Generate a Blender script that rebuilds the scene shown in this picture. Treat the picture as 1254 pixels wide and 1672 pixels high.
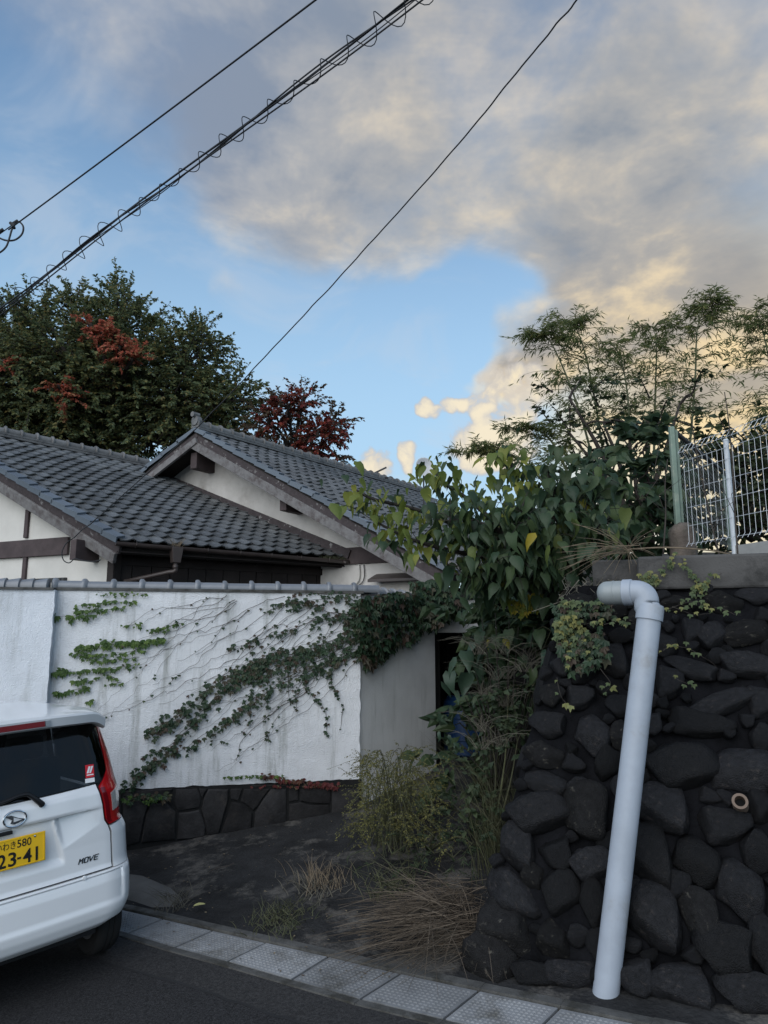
import bpy, bmesh, math, random
import numpy as np
from mathutils import Vector, Matrix, noise as mnoise

random.seed(7); RNG = np.random.default_rng(7)
SC = bpy.context.scene
for _o in list(bpy.data.objects): bpy.data.objects.remove(_o)
COL = SC.collection
R = math.radians

# ------------------------------------------------------------------ camera
FPX, PITCH, CAMH = 1170.0, R(9.5), 2.15
cam_d = bpy.data.cameras.new('camera'); cam = bpy.data.objects.new('camera', cam_d); COL.objects.link(cam)
cam_d.sensor_fit = 'VERTICAL'; cam_d.sensor_height = 24.0; cam_d.lens = 24.0 * FPX / 1672.0
cam_d.clip_end = 3000; cam_d.clip_start = 0.05
cam.location = (0, 0, CAMH); cam.rotation_euler = (R(90) + PITCH, 0, 0)
SC.camera = cam

# ------------------------------------------------------------------ light: evening sky, broken cloud, soft light
FILL_EL, FILL_AZ = 34.0, 208.0          # azimuth clockwise from +Y
FILL_STR, FILL_ANG, SKY_STR = 2.5, 75.0, 0.12
SC.view_settings.view_transform = 'Standard'; SC.view_settings.look = 'None'
SC.view_settings.gamma = 1.0; SC.view_settings.use_curve_mapping = False
SC.view_settings.exposure = 0.0
sl = bpy.data.lights.new('soft_fill', 'SUN'); sl.energy = FILL_STR; sl.angle = R(FILL_ANG); sl.color = (1.0, 0.965, 0.93)  # soft fill added from behind the camera; the evening sun is ahead, right
so = bpy.data.objects.new('soft_fill', sl); COL.objects.link(so)
_sd = Vector((math.sin(R(FILL_AZ)) * math.cos(R(FILL_EL)), math.cos(R(FILL_AZ)) * math.cos(R(FILL_EL)), math.sin(R(FILL_EL))))
so.rotation_euler = (-_sd).to_track_quat('-Z', 'Y').to_euler(); so.location = (0, 0, 30)

def pix_dir(px, py):
    x = (px - 627) / FPX; u = (836 - py) / FPX
    return Vector((x, math.cos(PITCH) - u * math.sin(PITCH), math.sin(PITCH) + u * math.cos(PITCH)))

def build_world():
    w = bpy.data.worlds.new('World'); SC.world = w; w.use_nodes = True
    nt = w.node_tree; N = nt.nodes; L = nt.links; N.clear()
    out = N.new('ShaderNodeOutputWorld'); bg = N.new('ShaderNodeBackground'); bg.inputs[1].default_value = SKY_STR
    L.new(bg.outputs[0], out.inputs[0])
    sky = N.new('ShaderNodeTexSky'); sky.sky_type = 'NISHITA'; sky.sun_disc = False
    sky.sun_elevation = R(FILL_EL); sky.sun_rotation = R(FILL_AZ)  # turned to match the fill lamp, away from the low evening sun
    sky.air_density = 1.0; sky.dust_density = 0.4; sky.ozone_density = 1.2
    tc = N.new('ShaderNodeTexCoord')
    def M(op, a, b=None, c=None, clamp=False):
        n = N.new('ShaderNodeMath'); n.operation = op; n.use_clamp = clamp
        for i, v in enumerate((a, b, c)):
            if v is None: continue
            if isinstance(v, (int, float)): n.inputs[i].default_value = v
            else: L.new(v, n.inputs[i])
        return n.outputs[0]
    def VM(op, a, b=None):
        n = N.new('ShaderNodeVectorMath'); n.operation = op
        for i, v in enumerate((a, b)):
            if v is None: continue
            if isinstance(v, (tuple, list, Vector)): n.inputs[i].default_value = tuple(v)
            else: L.new(v, n.inputs[i])
        return n
    def SS(v, lo, hi, a=0.0, b=1.0):
        n = N.new('ShaderNodeMapRange'); n.interpolation_type = 'SMOOTHSTEP'
        L.new(v, n.inputs[0])
        for i, q in enumerate((lo, hi, a, b)): n.inputs[i + 1].default_value = q
        return n.outputs[0]
    def MIX(f, a, b):
        n = N.new('ShaderNodeMix'); n.data_type = 'RGBA'
        if isinstance(f, (int, float)): n.inputs[0].default_value = f
        else: L.new(f, n.inputs[0])
        for i, v in ((6, a), (7, b)):
            if isinstance(v, tuple): n.inputs[i].default_value = (*v, 1)
            else: L.new(v, n.inputs[i])
        return n.outputs[2]
    d = VM('NORMALIZE', tc.outputs['Generated']).outputs[0]
    sp = N.new('ShaderNodeSeparateXYZ'); L.new(d, sp.inputs[0])
    # cloud sheet coordinates: a flat layer overhead, softened near the horizon
    den = M('ADD', M('MAXIMUM', sp.outputs[2], 0.0), 0.22)
    cb = N.new('ShaderNodeCombineXYZ'); L.new(M('DIVIDE', sp.outputs[0], den), cb.inputs[0]); L.new(M('DIVIDE', sp.outputs[1], den), cb.inputs[1])
    q = cb.outputs[0]
    def FBM(vec, scale, detail, rough, dist=0.0):
        n = N.new('ShaderNodeTexNoise'); n.noise_dimensions = '3D'; L.new(vec, n.inputs['Vector'])
        n.inputs['Scale'].default_value = scale; n.inputs['Detail'].default_value = detail
        n.inputs['Roughness'].default_value = rough; n.inputs['Distortion'].default_value = dist
        return n.outputs[0]
    wn = N.new('ShaderNodeTexNoise'); L.new(d, wn.inputs['Vector']); wn.inputs['Scale'].default_value = 9.0; wn.inputs['Detail'].default_value = 3; wn.inputs['Roughness'].default_value = .6
    wv = VM('MULTIPLY', VM('SUBTRACT', wn.outputs['Color'], (.5, .5, .5)).outputs[0], (.11, .11, .055)).outputs[0]
    dw = VM('NORMALIZE', VM('ADD', d, wv).outputs[0]).outputs[0]
    def BLOB(px, py, rad, amp):      # soft bank of cloud round one sky direction (rad in degrees)
        c = pix_dir(px, py).normalized()
        dot = VM('DOT_PRODUCT', dw, c).outputs['Value']
        return M('MULTIPLY', SS(dot, math.cos(R(rad)), math.cos(R(rad * 0.15))), amp)
    def DENS(vec):
        return M('ADD', M('MULTIPLY', FBM(vec, 1.7, 2, 0.5, 0.3), 0.58), M('MULTIPLY', FBM(vec, 5.0, 5, 0.6, 0.25), 0.38))
    base = DENS(q)
    blobs = [(800, 90, 26, .22), (1150, 330, 14, .24), (930, 350, 10, .14), (300, 60, 19, .22), (1250, 100, 12, .06), (540, 310, 12, .17), (270, 210, 9, .12), (0, 0, 12, -.06),
             (-20, 390, 16, -.26), (250, 500, 13, -.22), (640, 590, 10, -.24), (450, 560, 10, -.20), (780, 500, 6.0, -.34), (700, 560, 6.0, -.22),
             (850, 585, 5.0, .42), (980, 520, 5, .12), (1000, 620, 7, .20), (1150, 560, 9, .16), (145, 450, 2.2, .30), (370, 497, 3.0, .30), (240, 490, 3.0, .26), (1250, 640, 8, .2), (350, 420, 7, .08)]
    cov = base
    for b in blobs: cov = M('ADD', cov, BLOB(*b))
    alpha = SS(cov, 0.40, 0.94)
    # light on the clouds comes from the low sun ahead and to the right
    off = VM('ADD', q, (0.07, 0.16, 0.0)).outputs[0]
    lit = M('SUBTRACT', base, DENS(off))
    edge = SS(cov, 0.50, 0.95, 1.0, 0.0)
    sunv = pix_dir(1180, 430).normalized()
    near = SS(VM('DOT_PRODUCT', d, sunv).outputs['Value'], math.cos(R(46)), 1.0)
    low = SS(sp.outputs[2], 0.24, 0.60, 1.0, 0.0)
    lum = M('ADD', M('ADD', M('MULTIPLY', lit, 3.5), M('MULTIPLY', edge, 0.30)), M('ADD', M('MULTIPLY', near, 0.34), M('MULTIPLY', low, 0.30)))
    fine = FBM(q, 3.0, 5, .62, .6); lum = M('ADD', lum, M('MULTIPLY', M('SUBTRACT', fine, .5), 1.35))
    k = 1.0 / SKY_STR
    def c(r, g, b, m=1.0): return (r * k * m, g * k * m, b * k * m)
    ccol = MIX(SS(lum, -0.1, 0.50), c(.25, .31, .42), c(.43, .455, .505))
    ccol = MIX(SS(lum, 0.35, 0.95), ccol, c(.76, .70, .61))
    warm = MIX(SS(lum, 0.35, 1.05), c(.40, .38, .37), c(1.0, .82, .50))
    ccol = MIX(M('MULTIPLY', low, M('ADD', M('MULTIPLY', near, 0.6), 0.35)), ccol, warm)
    ccol = MIX(M('MULTIPLY', near, .9), ccol, VM('MULTIPLY', ccol, (1.03, .95, .82)).outputs[0])
    # clear sky: Nishita, paler towards the skyline, warm glow where the sun is going down
    sk = VM('MULTIPLY', sky.outputs[0], (1.45, 1.62, 1.60)).outputs[0]
    pale = SS(sp.outputs[2], 0.12, 0.72, 0.90, 0.0)
    sk = MIX(pale, sk, c(.44, .66, .86))
    glow = SS(VM('DOT_PRODUCT', d, pix_dir(1230, 690).normalized()).outputs['Value'], math.cos(R(18)), math.cos(R(2)))
    sk = MIX(M('MULTIPLY', glow, 0.9), sk, c(.98, .82, .50))
    veil = M('MULTIPLY', SS(fine, .46, .70), .30)                       # thin high haze over the blue
    sk = MIX(veil, sk, c(.60, .65, .72))
    col = MIX(M('MULTIPLY', alpha, 0.96), sk, ccol)
    # low puffs of sunlit cumulus
    pn = FBM(d, 26.0, 6, .62, .3); puff = M('MULTIPLY', M('SUBTRACT', pn, .5), 1.5)
    for px, py, rad, amp in ((790, 662, 1.7, .75), (752, 662, 1.3, .75), (712, 667, 1.3, .7), (600, 760, 2.4, .85), (668, 750, 1.4, .8), (775, 735, 3.0, .8), (830, 715, 3.4, .8), (820, 612, 2.6, .56), (870, 632, 2.4, .6)):
        puff = M('ADD', puff, BLOB(px, py, rad, amp))
    pa = SS(puff, .30, .68); pt = SS(puff, .40, .95)
    pc = MIX(pt, c(.56, .54, .54), c(.96, .83, .60))
    col = MIX(M('MULTIPLY', pa, .92), col, pc)
    L.new(col, bg.inputs[0])
build_world()
SC.world.cycles.sampling_method = "MANUAL"; SC.world.cycles.sample_map_resolution = 256
SC.cycles.max_bounces = 5; SC.cycles.diffuse_bounces = 2; SC.cycles.glossy_bounces = 2; SC.cycles.transmission_bounces = 2; SC.cycles.transparent_max_bounces = 8

# ------------------------------------------------------------------ geometry helpers
def P(px, py, Y):
    d = pix_dir(px, py); return Vector((0, 0, CAMH)) + d * (Y / d.y)
def onplane(px, py, p0, n):
    d = pix_dir(px, py); o = Vector((0, 0, CAMH)); return o + d * ((p0 - o).dot(n) / d.dot(n))
GZ0, GX = 0.178, 0.06
def road_z(x, y): return GZ0 + GX * x
def G(px, py, dz=0.0):            # point on the sloping street
    return onplane(px, py, Vector((0, 0, GZ0 + dz)), Vector((-GX, 0, 1)))
def V3(*a): return Vector(a)

class MB:
    def __init__(s): s.v = []; s.f = []; s.m = []
    def add(s, vs, fs, mat=None, mi=0):
        o = len(s.v)
        if mat is not None: vs = [mat @ Vector(v) for v in vs]
        s.v += [tuple(v) for v in vs]; s.f += [tuple(i + o for i in f) for f in fs]; s.m += [mi] * len(fs); return s
    def quad(s, a, b, c, d, mi=0): return s.add([a, b, c, d], [(0, 1, 2, 3)], None, mi)
    def box(s, c, size, mat=None, mi=0):
        x, y, z = size[0] / 2, size[1] / 2, size[2] / 2
        vs = [(c[0] + i * x, c[1] + j * y, c[2] + k * z) for i in (-1, 1) for j in (-1, 1) for k in (-1, 1)]
        return s.add(vs, [(0, 1, 3, 2), (4, 6, 7, 5), (0, 4, 5, 1), (2, 3, 7, 6), (0, 2, 6, 4), (1, 5, 7, 3)], mat, mi)
    def beam(s, a, b, w, h, up=(0, 0, 1), mi=0):          # a bar of section w x h between two points
        a, b = Vector(a), Vector(b); y = (b - a); l = y.length; y.normalize(); x = y.cross(Vector(up)).normalized(); z = x.cross(y)
        m = Matrix.Translation((a + b) / 2) @ Matrix((x, y, z)).transposed().to_4x4()
        return s.box((0, 0, 0), (w, l, h), m, mi)
    def prism(s, poly, vec, mi=0):
        poly = [Vector(p) for p in poly]; vec = Vector(vec); n = len(poly)
        vs = poly + [p + vec for p in poly]
        fs = [tuple(range(n))[::-1], tuple(range(n, 2 * n))] + [(i, (i + 1) % n, n + (i + 1) % n, n + i) for i in range(n)]
        return s.add(vs, fs, None, mi)
    def tube(s, pts, rad, n=6, cap=True, mi=0):
        pts = [Vector(p) for p in pts]; k = len(pts)
        if not hasattr(rad, '__len__'): rad = [rad] * k
        vs = []; fs = []; ref = None
        for i, p in enumerate(pts):
            t = (pts[min(i + 1, k - 1)] - pts[max(i - 1, 0)])
            t = t.normalized() if t.length > 1e-9 else Vector((0, 0, 1))
            if ref is None: ref = Vector((0, 0, 1)) if abs(t.z) < .9 else Vector((1, 0, 0))
            x = t.cross(ref)
            if x.length < 1e-6: x = t.orthogonal()
            x.normalize(); y = x.cross(t); ref = y * -1 if False else ref - t * ref.dot(t)
            if ref.length < 1e-4: ref = y
            ref.normalize()
            for j in range(n):
                a = 2 * math.pi * j / n; vs.append(p + (x * math.cos(a) + y * math.sin(a)) * rad[i])
        for i in range(k - 1):
            for j in range(n):
                fs.append((i * n + j, i * n + (j + 1) % n, (i + 1) * n + (j + 1) % n, (i + 1) * n + j))
        if cap: fs += [tuple(range(n))[::-1], tuple(range((k - 1) * n, k * n))]
        return s.add(vs, fs, None, mi)
    def lathe(s, prof, n=24, mat=None, mi=0):             # profile (r, z) about local Z
        vs = []; fs = []
        for r, z in prof:
            for j in range(n): a = 2 * math.pi * j / n; vs.append((r * math.cos(a), r * math.sin(a), z))
        for i in range(len(prof) - 1):
            for j in range(n): fs.append((i * n + j, i * n + (j + 1) % n, (i + 1) * n + (j + 1) % n, (i + 1) * n + j))
        return s.add(vs, fs, mat, mi)
    def mesh(s, name, mats, smooth=False):
        me = bpy.data.meshes.new(name); me.from_pydata(s.v, [], s.f)
        for m in (mats if isinstance(mats, (list, tuple)) else [mats]): me.materials.append(m)
        if any(s.m): me.polygons.foreach_set('material_index', s.m)
        if smooth: me.polygons.foreach_set('use_smooth', [True] * len(me.polygons))
        me.update(); return me
    def build(s, name, mats, parent=None, smooth=False, bevel=0.0, auto=None):
        o = link(name, s.mesh(name, mats, smooth), parent)
        if bevel: bev(o, bevel)
        if auto: o.data.set_sharp_from_angle(angle=R(auto)) if hasattr(o.data, 'set_sharp_from_angle') else None
        return o

def bev(o, w, seg=2):
    m = o.modifiers.new('bevel', 'BEVEL'); m.width = w; m.segments = seg; m.limit_method = 'ANGLE'; m.angle_limit = R(40); m.harden_normals = False
    return o
def link(name, data, parent=None, loc=None):
    o = bpy.data.objects.new(name, data); COL.objects.link(o)
    if parent is not None: o.parent = parent; o.matrix_parent_inverse = parent_world(parent).inverted()
    if loc is not None: o.location = loc
    return o
WM = {}
def parent_world(p):
    m = Matrix.LocRotScale(p.location, p.rotation_euler, p.scale)
    if p.parent is not None: m = parent_world(p.parent) @ p.matrix_parent_inverse @ m
    return m
def tag(o, label, cat, group=None, kind=None):
    o['label'] = label; o['category'] = cat
    if group: o['group'] = group
    if kind: o['kind'] = kind
    return o
def thing(name, label, cat, loc, group=None):
    o = link(name, None, None, loc); o.empty_display_size = .1
    return tag(o, label, cat, group)
def struct(o): o['kind'] = 'structure'; return o
def stuff(o): o['kind'] = 'stuff'; return o

def np_mesh(name, Vt, F, mat, smooth=True):
    Vt = np.asarray(Vt, np.float32).reshape(-1, 3); F = np.asarray(F, np.int32); k = F.shape[1]; me = bpy.data.meshes.new(name)
    me.vertices.add(len(Vt)); me.vertices.foreach_set('co', Vt.ravel())
    me.loops.add(F.size); me.loops.foreach_set('vertex_index', F.ravel())
    me.polygons.add(len(F)); me.polygons.foreach_set('loop_start', np.arange(0, F.size, k, dtype=np.int32))
    me.polygons.foreach_set('use_smooth', np.full(len(F), smooth))
    me.materials.append(mat); me.update(calc_edges=True); me.validate(); return me

def nrm(a): return a / np.maximum(np.linalg.norm(a, axis=-1, keepdims=True), 1e-9)
# leaf templates: x across, y along the leaf, z up from its face
LEAF = {
 'simple': ([(0, 0, 0), (-.27, .42, .07), (0, 1, -.10), (.27, .42, .07), (0, .5, 0)], [(0, 4, 1), (1, 4, 2), (2, 4, 3), (3, 4, 0)]),
 'lite': ([(0, 0, 0), (-.27, .45, .09), (0, 1, -.08), (.27, .45, .09)], [(0, 2, 1), (0, 3, 2)]),
 'narrow': ([(0, 0, 0), (-.075, .35, .02), (0, 1, -.16), (.075, .35, .02)], [(0, 2, 1), (0, 3, 2)]),
 'ivy': ([(0, 0, 0), (-.42, .12, .05), (-.5, .5, .0), (-.2, .5, .04), (0, 1, -.12), (.2, .5, .04), (.5, .5, 0), (.42, .12, .05)], [(0, 2, 1), (0, 3, 2), (0, 4, 3), (0, 5, 4), (0, 6, 5), (0, 7, 6)]),
 'heart': ([(0, 0, 0), (-.26, -.05, .01), (-.38, .18, -.05), (-.32, .48, -.08), (-.15, .82, -.16), (0, 1.15, -.34), (.15, .82, -.18), (.32, .48, -.06), (.38, .18, -.05), (.24, -.05, .01), (0, .35, .07), (0, .74, -.04)],
           [(0, 10, 1), (1, 10, 2), (2, 10, 3), (3, 10, 11), (3, 11, 4), (4, 11, 5), (5, 11, 6), (6, 11, 7), (7, 11, 10), (7, 10, 8), (8, 10, 9), (9, 10, 0)]),
}
def leaves_np(tpl, pos, axis, up, size):
    tv, tf = LEAF[tpl]; tv = np.array(tv, float); tf = np.array(tf, int)
    pos = np.asarray(pos, float); n = len(pos); y = nrm(np.asarray(axis, float)); x = nrm(np.cross(y, np.asarray(up, float))); z = np.cross(x, y)
    size = np.asarray(size, float).reshape(-1, 1, 1) * np.ones((n, 1, 1))
    Vt = pos[:, None, :] + size * (tv[None, :, 0:1] * x[:, None] + tv[None, :, 1:2] * y[:, None] + tv[None, :, 2:3] * z[:, None])
    F = tf[None] + (np.arange(n) * len(tv))[:, None, None]
    return Vt.reshape(-1, 3), F.reshape(-1, tf.shape[1])
def leaf_obj(name, tpl, pos, axis, up, size, mat, parent, smooth=False):
    Vt, F = leaves_np(tpl, pos, axis, up, size)
    o = link(name, np_mesh(name, Vt, F, mat, smooth), parent); return o
def spline(pts, n):                # Catmull-Rom through points
    pts = [Vector(p) for p in pts]; q = [pts[0] * 2 - pts[1]] + pts + [pts[-1] * 2 - pts[-2]]; out = []
    m = len(pts) - 1
    for i in range(n + 1):
        t = i / n * m; k = min(int(t), m - 1); u = t - k; a, b, c, d = q[k:k + 4]
        out.append(.5 * ((2 * b) + (c - a) * u + (2 * a - 5 * b + 4 * c - d) * u * u + (3 * b - a - 3 * c + d) * u ** 3))
    return out

# ------------------------------------------------------------------ materials
def mat(name, col, rough=.7, var=.25, scale=6.0, bump=0.0, bscale=None, col2=None, thr=None, spec=.35, metal=0.0, detail=6, obj_rand=0.0, isl_rand=None, coat=0.0, sub=0.0, coords='Object', stretch=None, tint2=None):
    m = bpy.data.materials.new(name); m.use_nodes = True; nt = m.node_tree; N = nt.nodes; L = nt.links
    b = N['Principled BSDF']; b.inputs['Roughness'].default_value = rough; b.inputs['Specular IOR Level'].default_value = spec
    b.inputs['Metallic'].default_value = metal; b.inputs['Coat Weight'].default_value = coat; b.inputs['Coat Roughness'].default_value = .06
    tc = N.new('ShaderNodeTexCoord'); vec = tc.outputs[coords]
    if coords == 'World':
        pass
    if stretch:
        mp = N.new('ShaderNodeMapping'); mp.inputs['Scale'].default_value = stretch; L.new(vec, mp.inputs[0]); vec = mp.outputs[0]
    nz = N.new('ShaderNodeTexNoise'); nz.inputs['Scale'].default_value = scale; nz.inputs['Detail'].default_value = detail; nz.inputs['Roughness'].default_value = .62
    L.new(vec, nz.inputs['Vector'])
    mr = N.new('ShaderNodeMapRange'); L.new(nz.outputs[0], mr.inputs[0]); mr.inputs[1].default_value = .25; mr.inputs[2].default_value = .75
    mr.inputs[3].default_value = 1 - var; mr.inputs[4].default_value = 1 + var
    mx = N.new('ShaderNodeMix'); mx.data_type = 'RGBA'; mx.blend_type = 'MULTIPLY'; mx.inputs[0].default_value = 1
    mx.inputs[6].default_value = (*col, 1); L.new(mr.outputs[0], mx.inputs[7]); cur = mx.outputs[2]
    if col2 is not None:           # patches of a second colour (dirt, lichen, bare wood)
        n2 = N.new('ShaderNodeTexNoise'); n2.inputs['Scale'].default_value = scale * .6; n2.inputs['Detail'].default_value = 8; n2.inputs['Roughness'].default_value = .7
        mp2 = N.new('ShaderNodeMapping'); mp2.inputs['Location'].default_value = (3.1, 7.7, 1.3); L.new(vec, mp2.inputs[0]); L.new(mp2.outputs[0], n2.inputs['Vector'])
        m2 = N.new('ShaderNodeMapRange'); m2.interpolation_type = 'SMOOTHSTEP'; L.new(n2.outputs[0], m2.inputs[0]); m2.inputs[1].default_value = thr[0]; m2.inputs[2].default_value = thr[1]
        x2 = N.new('ShaderNodeMix'); x2.data_type = 'RGBA'; L.new(m2.outputs[0], x2.inputs[0]); L.new(cur, x2.inputs[6]); x2.inputs[7].default_value = (*col2, 1); cur = x2.outputs[2]
    if isl_rand is not None:       # each leaf its own tint
        ge = N.new('ShaderNodeNewGeometry'); cr = N.new('ShaderNodeValToRGB'); els = cr.color_ramp.elements
        for i, (p, c) in enumerate(isl_rand):
            e = els[i] if i < 2 else els.new(p)
            e.position = p; e.color = (*c, 1)
        L.new(ge.outputs['Random Per Island'], cr.inputs[0])
        L.new(cr.outputs[0], mx.inputs[6])
    if obj_rand:
        oi = N.new('ShaderNodeObjectInfo'); r2 = N.new('ShaderNodeMapRange'); L.new(oi.outputs['Random'], r2.inputs[0]); r2.inputs[3].default_value = 1 - obj_rand; r2.inputs[4].default_value = 1 + obj_rand
        x3 = N.new('ShaderNodeMix'); x3.data_type = 'RGBA'; x3.blend_type = 'MULTIPLY'; x3.inputs[0].default_value = 1; L.new(cur, x3.inputs[6]); L.new(r2.outputs[0], x3.inputs[7]); cur = x3.outputs[2]
    L.new(cur, b.inputs['Base Color'])
    if sub:                        # thin leaves let some light through
        tr = N.new('ShaderNodeBsdfTranslucent'); ms = N.new('ShaderNodeMixShader'); ms.inputs[0].default_value = sub
        L.new(cur, tr.inputs[0]); L.new(b.outputs[0], ms.inputs[1]); L.new(tr.outputs[0], ms.inputs[2]); L.new(ms.outputs[0], N['Material Output'].inputs[0])
    if bump:
        nb = N.new('ShaderNodeTexNoise'); nb.inputs['Scale'].default_value = bscale or scale * 5; nb.inputs['Detail'].default_value = 5; L.new(vec, nb.inputs['Vector'])
        bp = N.new('ShaderNodeBump'); bp.inputs['Strength'].default_value = 1.0; bp.inputs['Distance'].default_value = bump; L.new(nb.outputs[0], bp.inputs['Height']); L.new(bp.outputs[0], b.inputs['Normal'])
    return m
def simple(name, col, rough=.4, metal=0.0, spec=.5, coat=0.0):
    return mat(name, col, rough, .04, 3.0, spec=spec, metal=metal, coat=coat)
# ------------------------------------------------------------------ street, gutter, forecourt
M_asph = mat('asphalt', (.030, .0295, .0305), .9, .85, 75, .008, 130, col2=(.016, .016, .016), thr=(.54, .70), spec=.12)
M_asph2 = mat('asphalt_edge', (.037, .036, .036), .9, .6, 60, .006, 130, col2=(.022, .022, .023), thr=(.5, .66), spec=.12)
M_tar = mat('tar_seam', (.012, .012, .013), .8, .2)
M_slab = mat('slab_concrete', (.185, .19, .195), .85, .22, 4, .0025, 150, col2=(.085, .083, .076), thr=(.46, .70), obj_rand=.2, spec=.2)
M_rim = mat('rim_concrete', (.085, .084, .08), .9, .4, 7, .004, 90, col2=(.04, .039, .034), thr=(.45, .65), spec=.15)
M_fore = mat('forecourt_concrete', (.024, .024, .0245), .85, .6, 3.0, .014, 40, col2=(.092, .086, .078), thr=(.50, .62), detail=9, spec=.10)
M_soil = mat('soil', (.020, .018, .014), .95, .5, 8, .01, 60)
M_patch = mat('ramp_concrete', (.10, .096, .09), .92, .25, 5, .006, 80)

TOPS = [(267, 1500), (348, 1519), (435, 1539), (537, 1562), (655, 1590), (783, 1618)]
BOTS = [(208, 1524), (285, 1547), (371, 1570), (476, 1600), (588, 1632), (724, 1665)]
pairs = [(G(*a), G(*b)) for a, b in zip(TOPS, BOTS)]
dT0 = (pairs[1][0] - pairs[0][0]); dT0 = dT0 * (.45 / dT0.length)
dT1 = (pairs[-1][0] - pairs[-2][0]); dT1 = dT1 * (.45 / dT1.length)
wv0 = pairs[0][1] - pairs[0][0]; wv1 = pairs[-1][1] - pairs[-1][0]
rot = lambda v, a: Matrix.Rotation(a, 3, 'Z') @ v
pre = []; cur, w, dd = pairs[0][0], wv0, dT0
for i in range(9): dd = rot(dd, R(1.0)); w = rot(w, R(1.0)); cur = cur - dd; pre.insert(0, (cur, cur + w))
post = []; cur, w, dd = pairs[-1][0], wv1, dT1
for i in range(7): dd = rot(dd, R(.6)); cur = cur + dd; post.append((cur, cur + w))
pairs = pre + pairs + post
for a, b in pairs:
    a.z = road_z(a.x, a.y); b.z = road_z(b.x, b.y)
def gutter_y(x):
    q = [p[0] for p in pairs]
    for a, b in zip(q, q[1:]):
        if a.x <= x <= b.x: return a.y + (b.y - a.y) * (x - a.x) / (b.x - a.x)
    return q[0].y + (q[0].x - x) * .5 if x < q[0].x else q[-1].y - (x - q[-1].x) * .36
def ground_z(x, y): return road_z(x, y) + .08 * max(0.0, y - gutter_y(x))

road = MB(); nx = 24
xs = [-60, -30, -15] + [-8 + i for i in range(17)] + [15, 30, 60]
for a, b in zip(xs, xs[1:]):
    def yo(x):
        if x < pairs[0][1].x: return pairs[0][1].y + (pairs[0][1].x - x) * .5
        if x > pairs[-1][1].x: return pairs[-1][1].y - (x - pairs[-1][1].x) * .36
        for p, q in zip(pairs, pairs[1:]):
            if p[1].x <= x <= q[1].x: return p[1].y + (q[1].y - p[1].y) * (x - p[1].x) / (q[1].x - p[1].x)
    z = lambda x: road_z(max(-12, min(12, x)), 0) - .012
    road.quad((a, -60, z(a)), (b, -60, z(b)), (b, yo(b) - .02, z(b)), (a, yo(a) - .02, z(a)))
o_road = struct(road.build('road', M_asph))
# newer strip of asphalt along the gutter, with a tar seam on its edge
seam = [G(-60, 1512), G(60, 1538), G(190, 1574), G(300, 1604), G(410, 1640), G(512, 1673), G(640, 1712), G(800, 1757)]
seam = spline(seam, 40); mb = MB(); mt = MB()
def on_rd(x, y, h): return Vector((x, y, road_z(max(-12, min(12, x)), y) + h))
def outer_y(x):
    for p, q in zip(pairs, pairs[1:]):
        if p[1].x <= x <= q[1].x: return p[1].y + (q[1].y - p[1].y) * (x - p[1].x) / (q[1].x - p[1].x)
    return None
rr = random.Random(3)
wob = [rr.uniform(-.012, .012) for _ in seam]
for i in range(len(seam) - 1):
    a, b = seam[i], seam[i + 1]; wa, wb = wob[i], wob[i + 1]
    ya, yb = outer_y(a.x), outer_y(b.x)
    if ya is None or yb is None: continue
    mb.quad(on_rd(a.x, a.y + wa, -.008), on_rd(b.x, b.y + wb, -.008), on_rd(b.x, yb - .03, -.004), on_rd(a.x, ya - .03, -.004))
    mt.quad(on_rd(a.x, a.y + wa - .012 - abs(wa) * .8, -.0105), on_rd(b.x, b.y + wb - .012 - abs(wb) * .8, -.0105), on_rd(b.x, b.y + wb + .003, -.0075), on_rd(a.x, a.y + wa + .003, -.0075))
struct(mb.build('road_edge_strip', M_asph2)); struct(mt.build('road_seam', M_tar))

gut = struct(link('gutter', None, None, pairs[6][0]))
for k, (p, q) in enumerate(zip(pairs, pairs[1:])):
    def bl(u, v, h=0.0): return p[0].lerp(q[0], u).lerp(p[1].lerp(q[1], u), v) + Vector((0, 0, h))
    m = MB(); g = .018; v0, v1 = .025, .975; jit = rr.uniform(-.003, .003)
    m.add([bl(g, v0, -.06), bl(1 - g, v0, -.06), bl(1 - g, v1, -.06), bl(g, v1, -.06), bl(g, v0, jit), bl(1 - g, v0, jit), bl(1 - g, v1, jit), bl(g, v1, jit)],
          [(4, 7, 6, 5), (0, 1, 5, 4), (1, 2, 6, 5), (2, 3, 7, 6), (3, 0, 4, 7)])
    nu, nv = 15, 11
    for i in range(nu):
        for j in range(nv):
            u0, u1 = .05 + .9 * (i + .14) / nu, .05 + .9 * (i + .86) / nu; w0, w1 = .07 + .86 * (j + .14) / nv, .07 + .86 * (j + .86) / nv
            h = jit + .0055 * rr.uniform(.55, 1.0); s = .22
            ui0, ui1, wi0, wi1 = u0 + (u1 - u0) * s, u1 - (u1 - u0) * s, w0 + (w1 - w0) * s, w1 - (w1 - w0) * s
            m.add([bl(u0, w0, jit), bl(u1, w0, jit), bl(u1, w1, jit), bl(u0, w1, jit), bl(ui0, wi0, h), bl(ui1, wi0, h), bl(ui1, wi1, h), bl(ui0, wi1, h)],
                  [(4, 7, 6, 5), (0, 1, 5, 4), (1, 2, 6, 5), (2, 3, 7, 6), (3, 0, 4, 7)])
    m.build('cover_slab', M_slab, gut)
rim_i, rim_o = MB(), MB()
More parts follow.
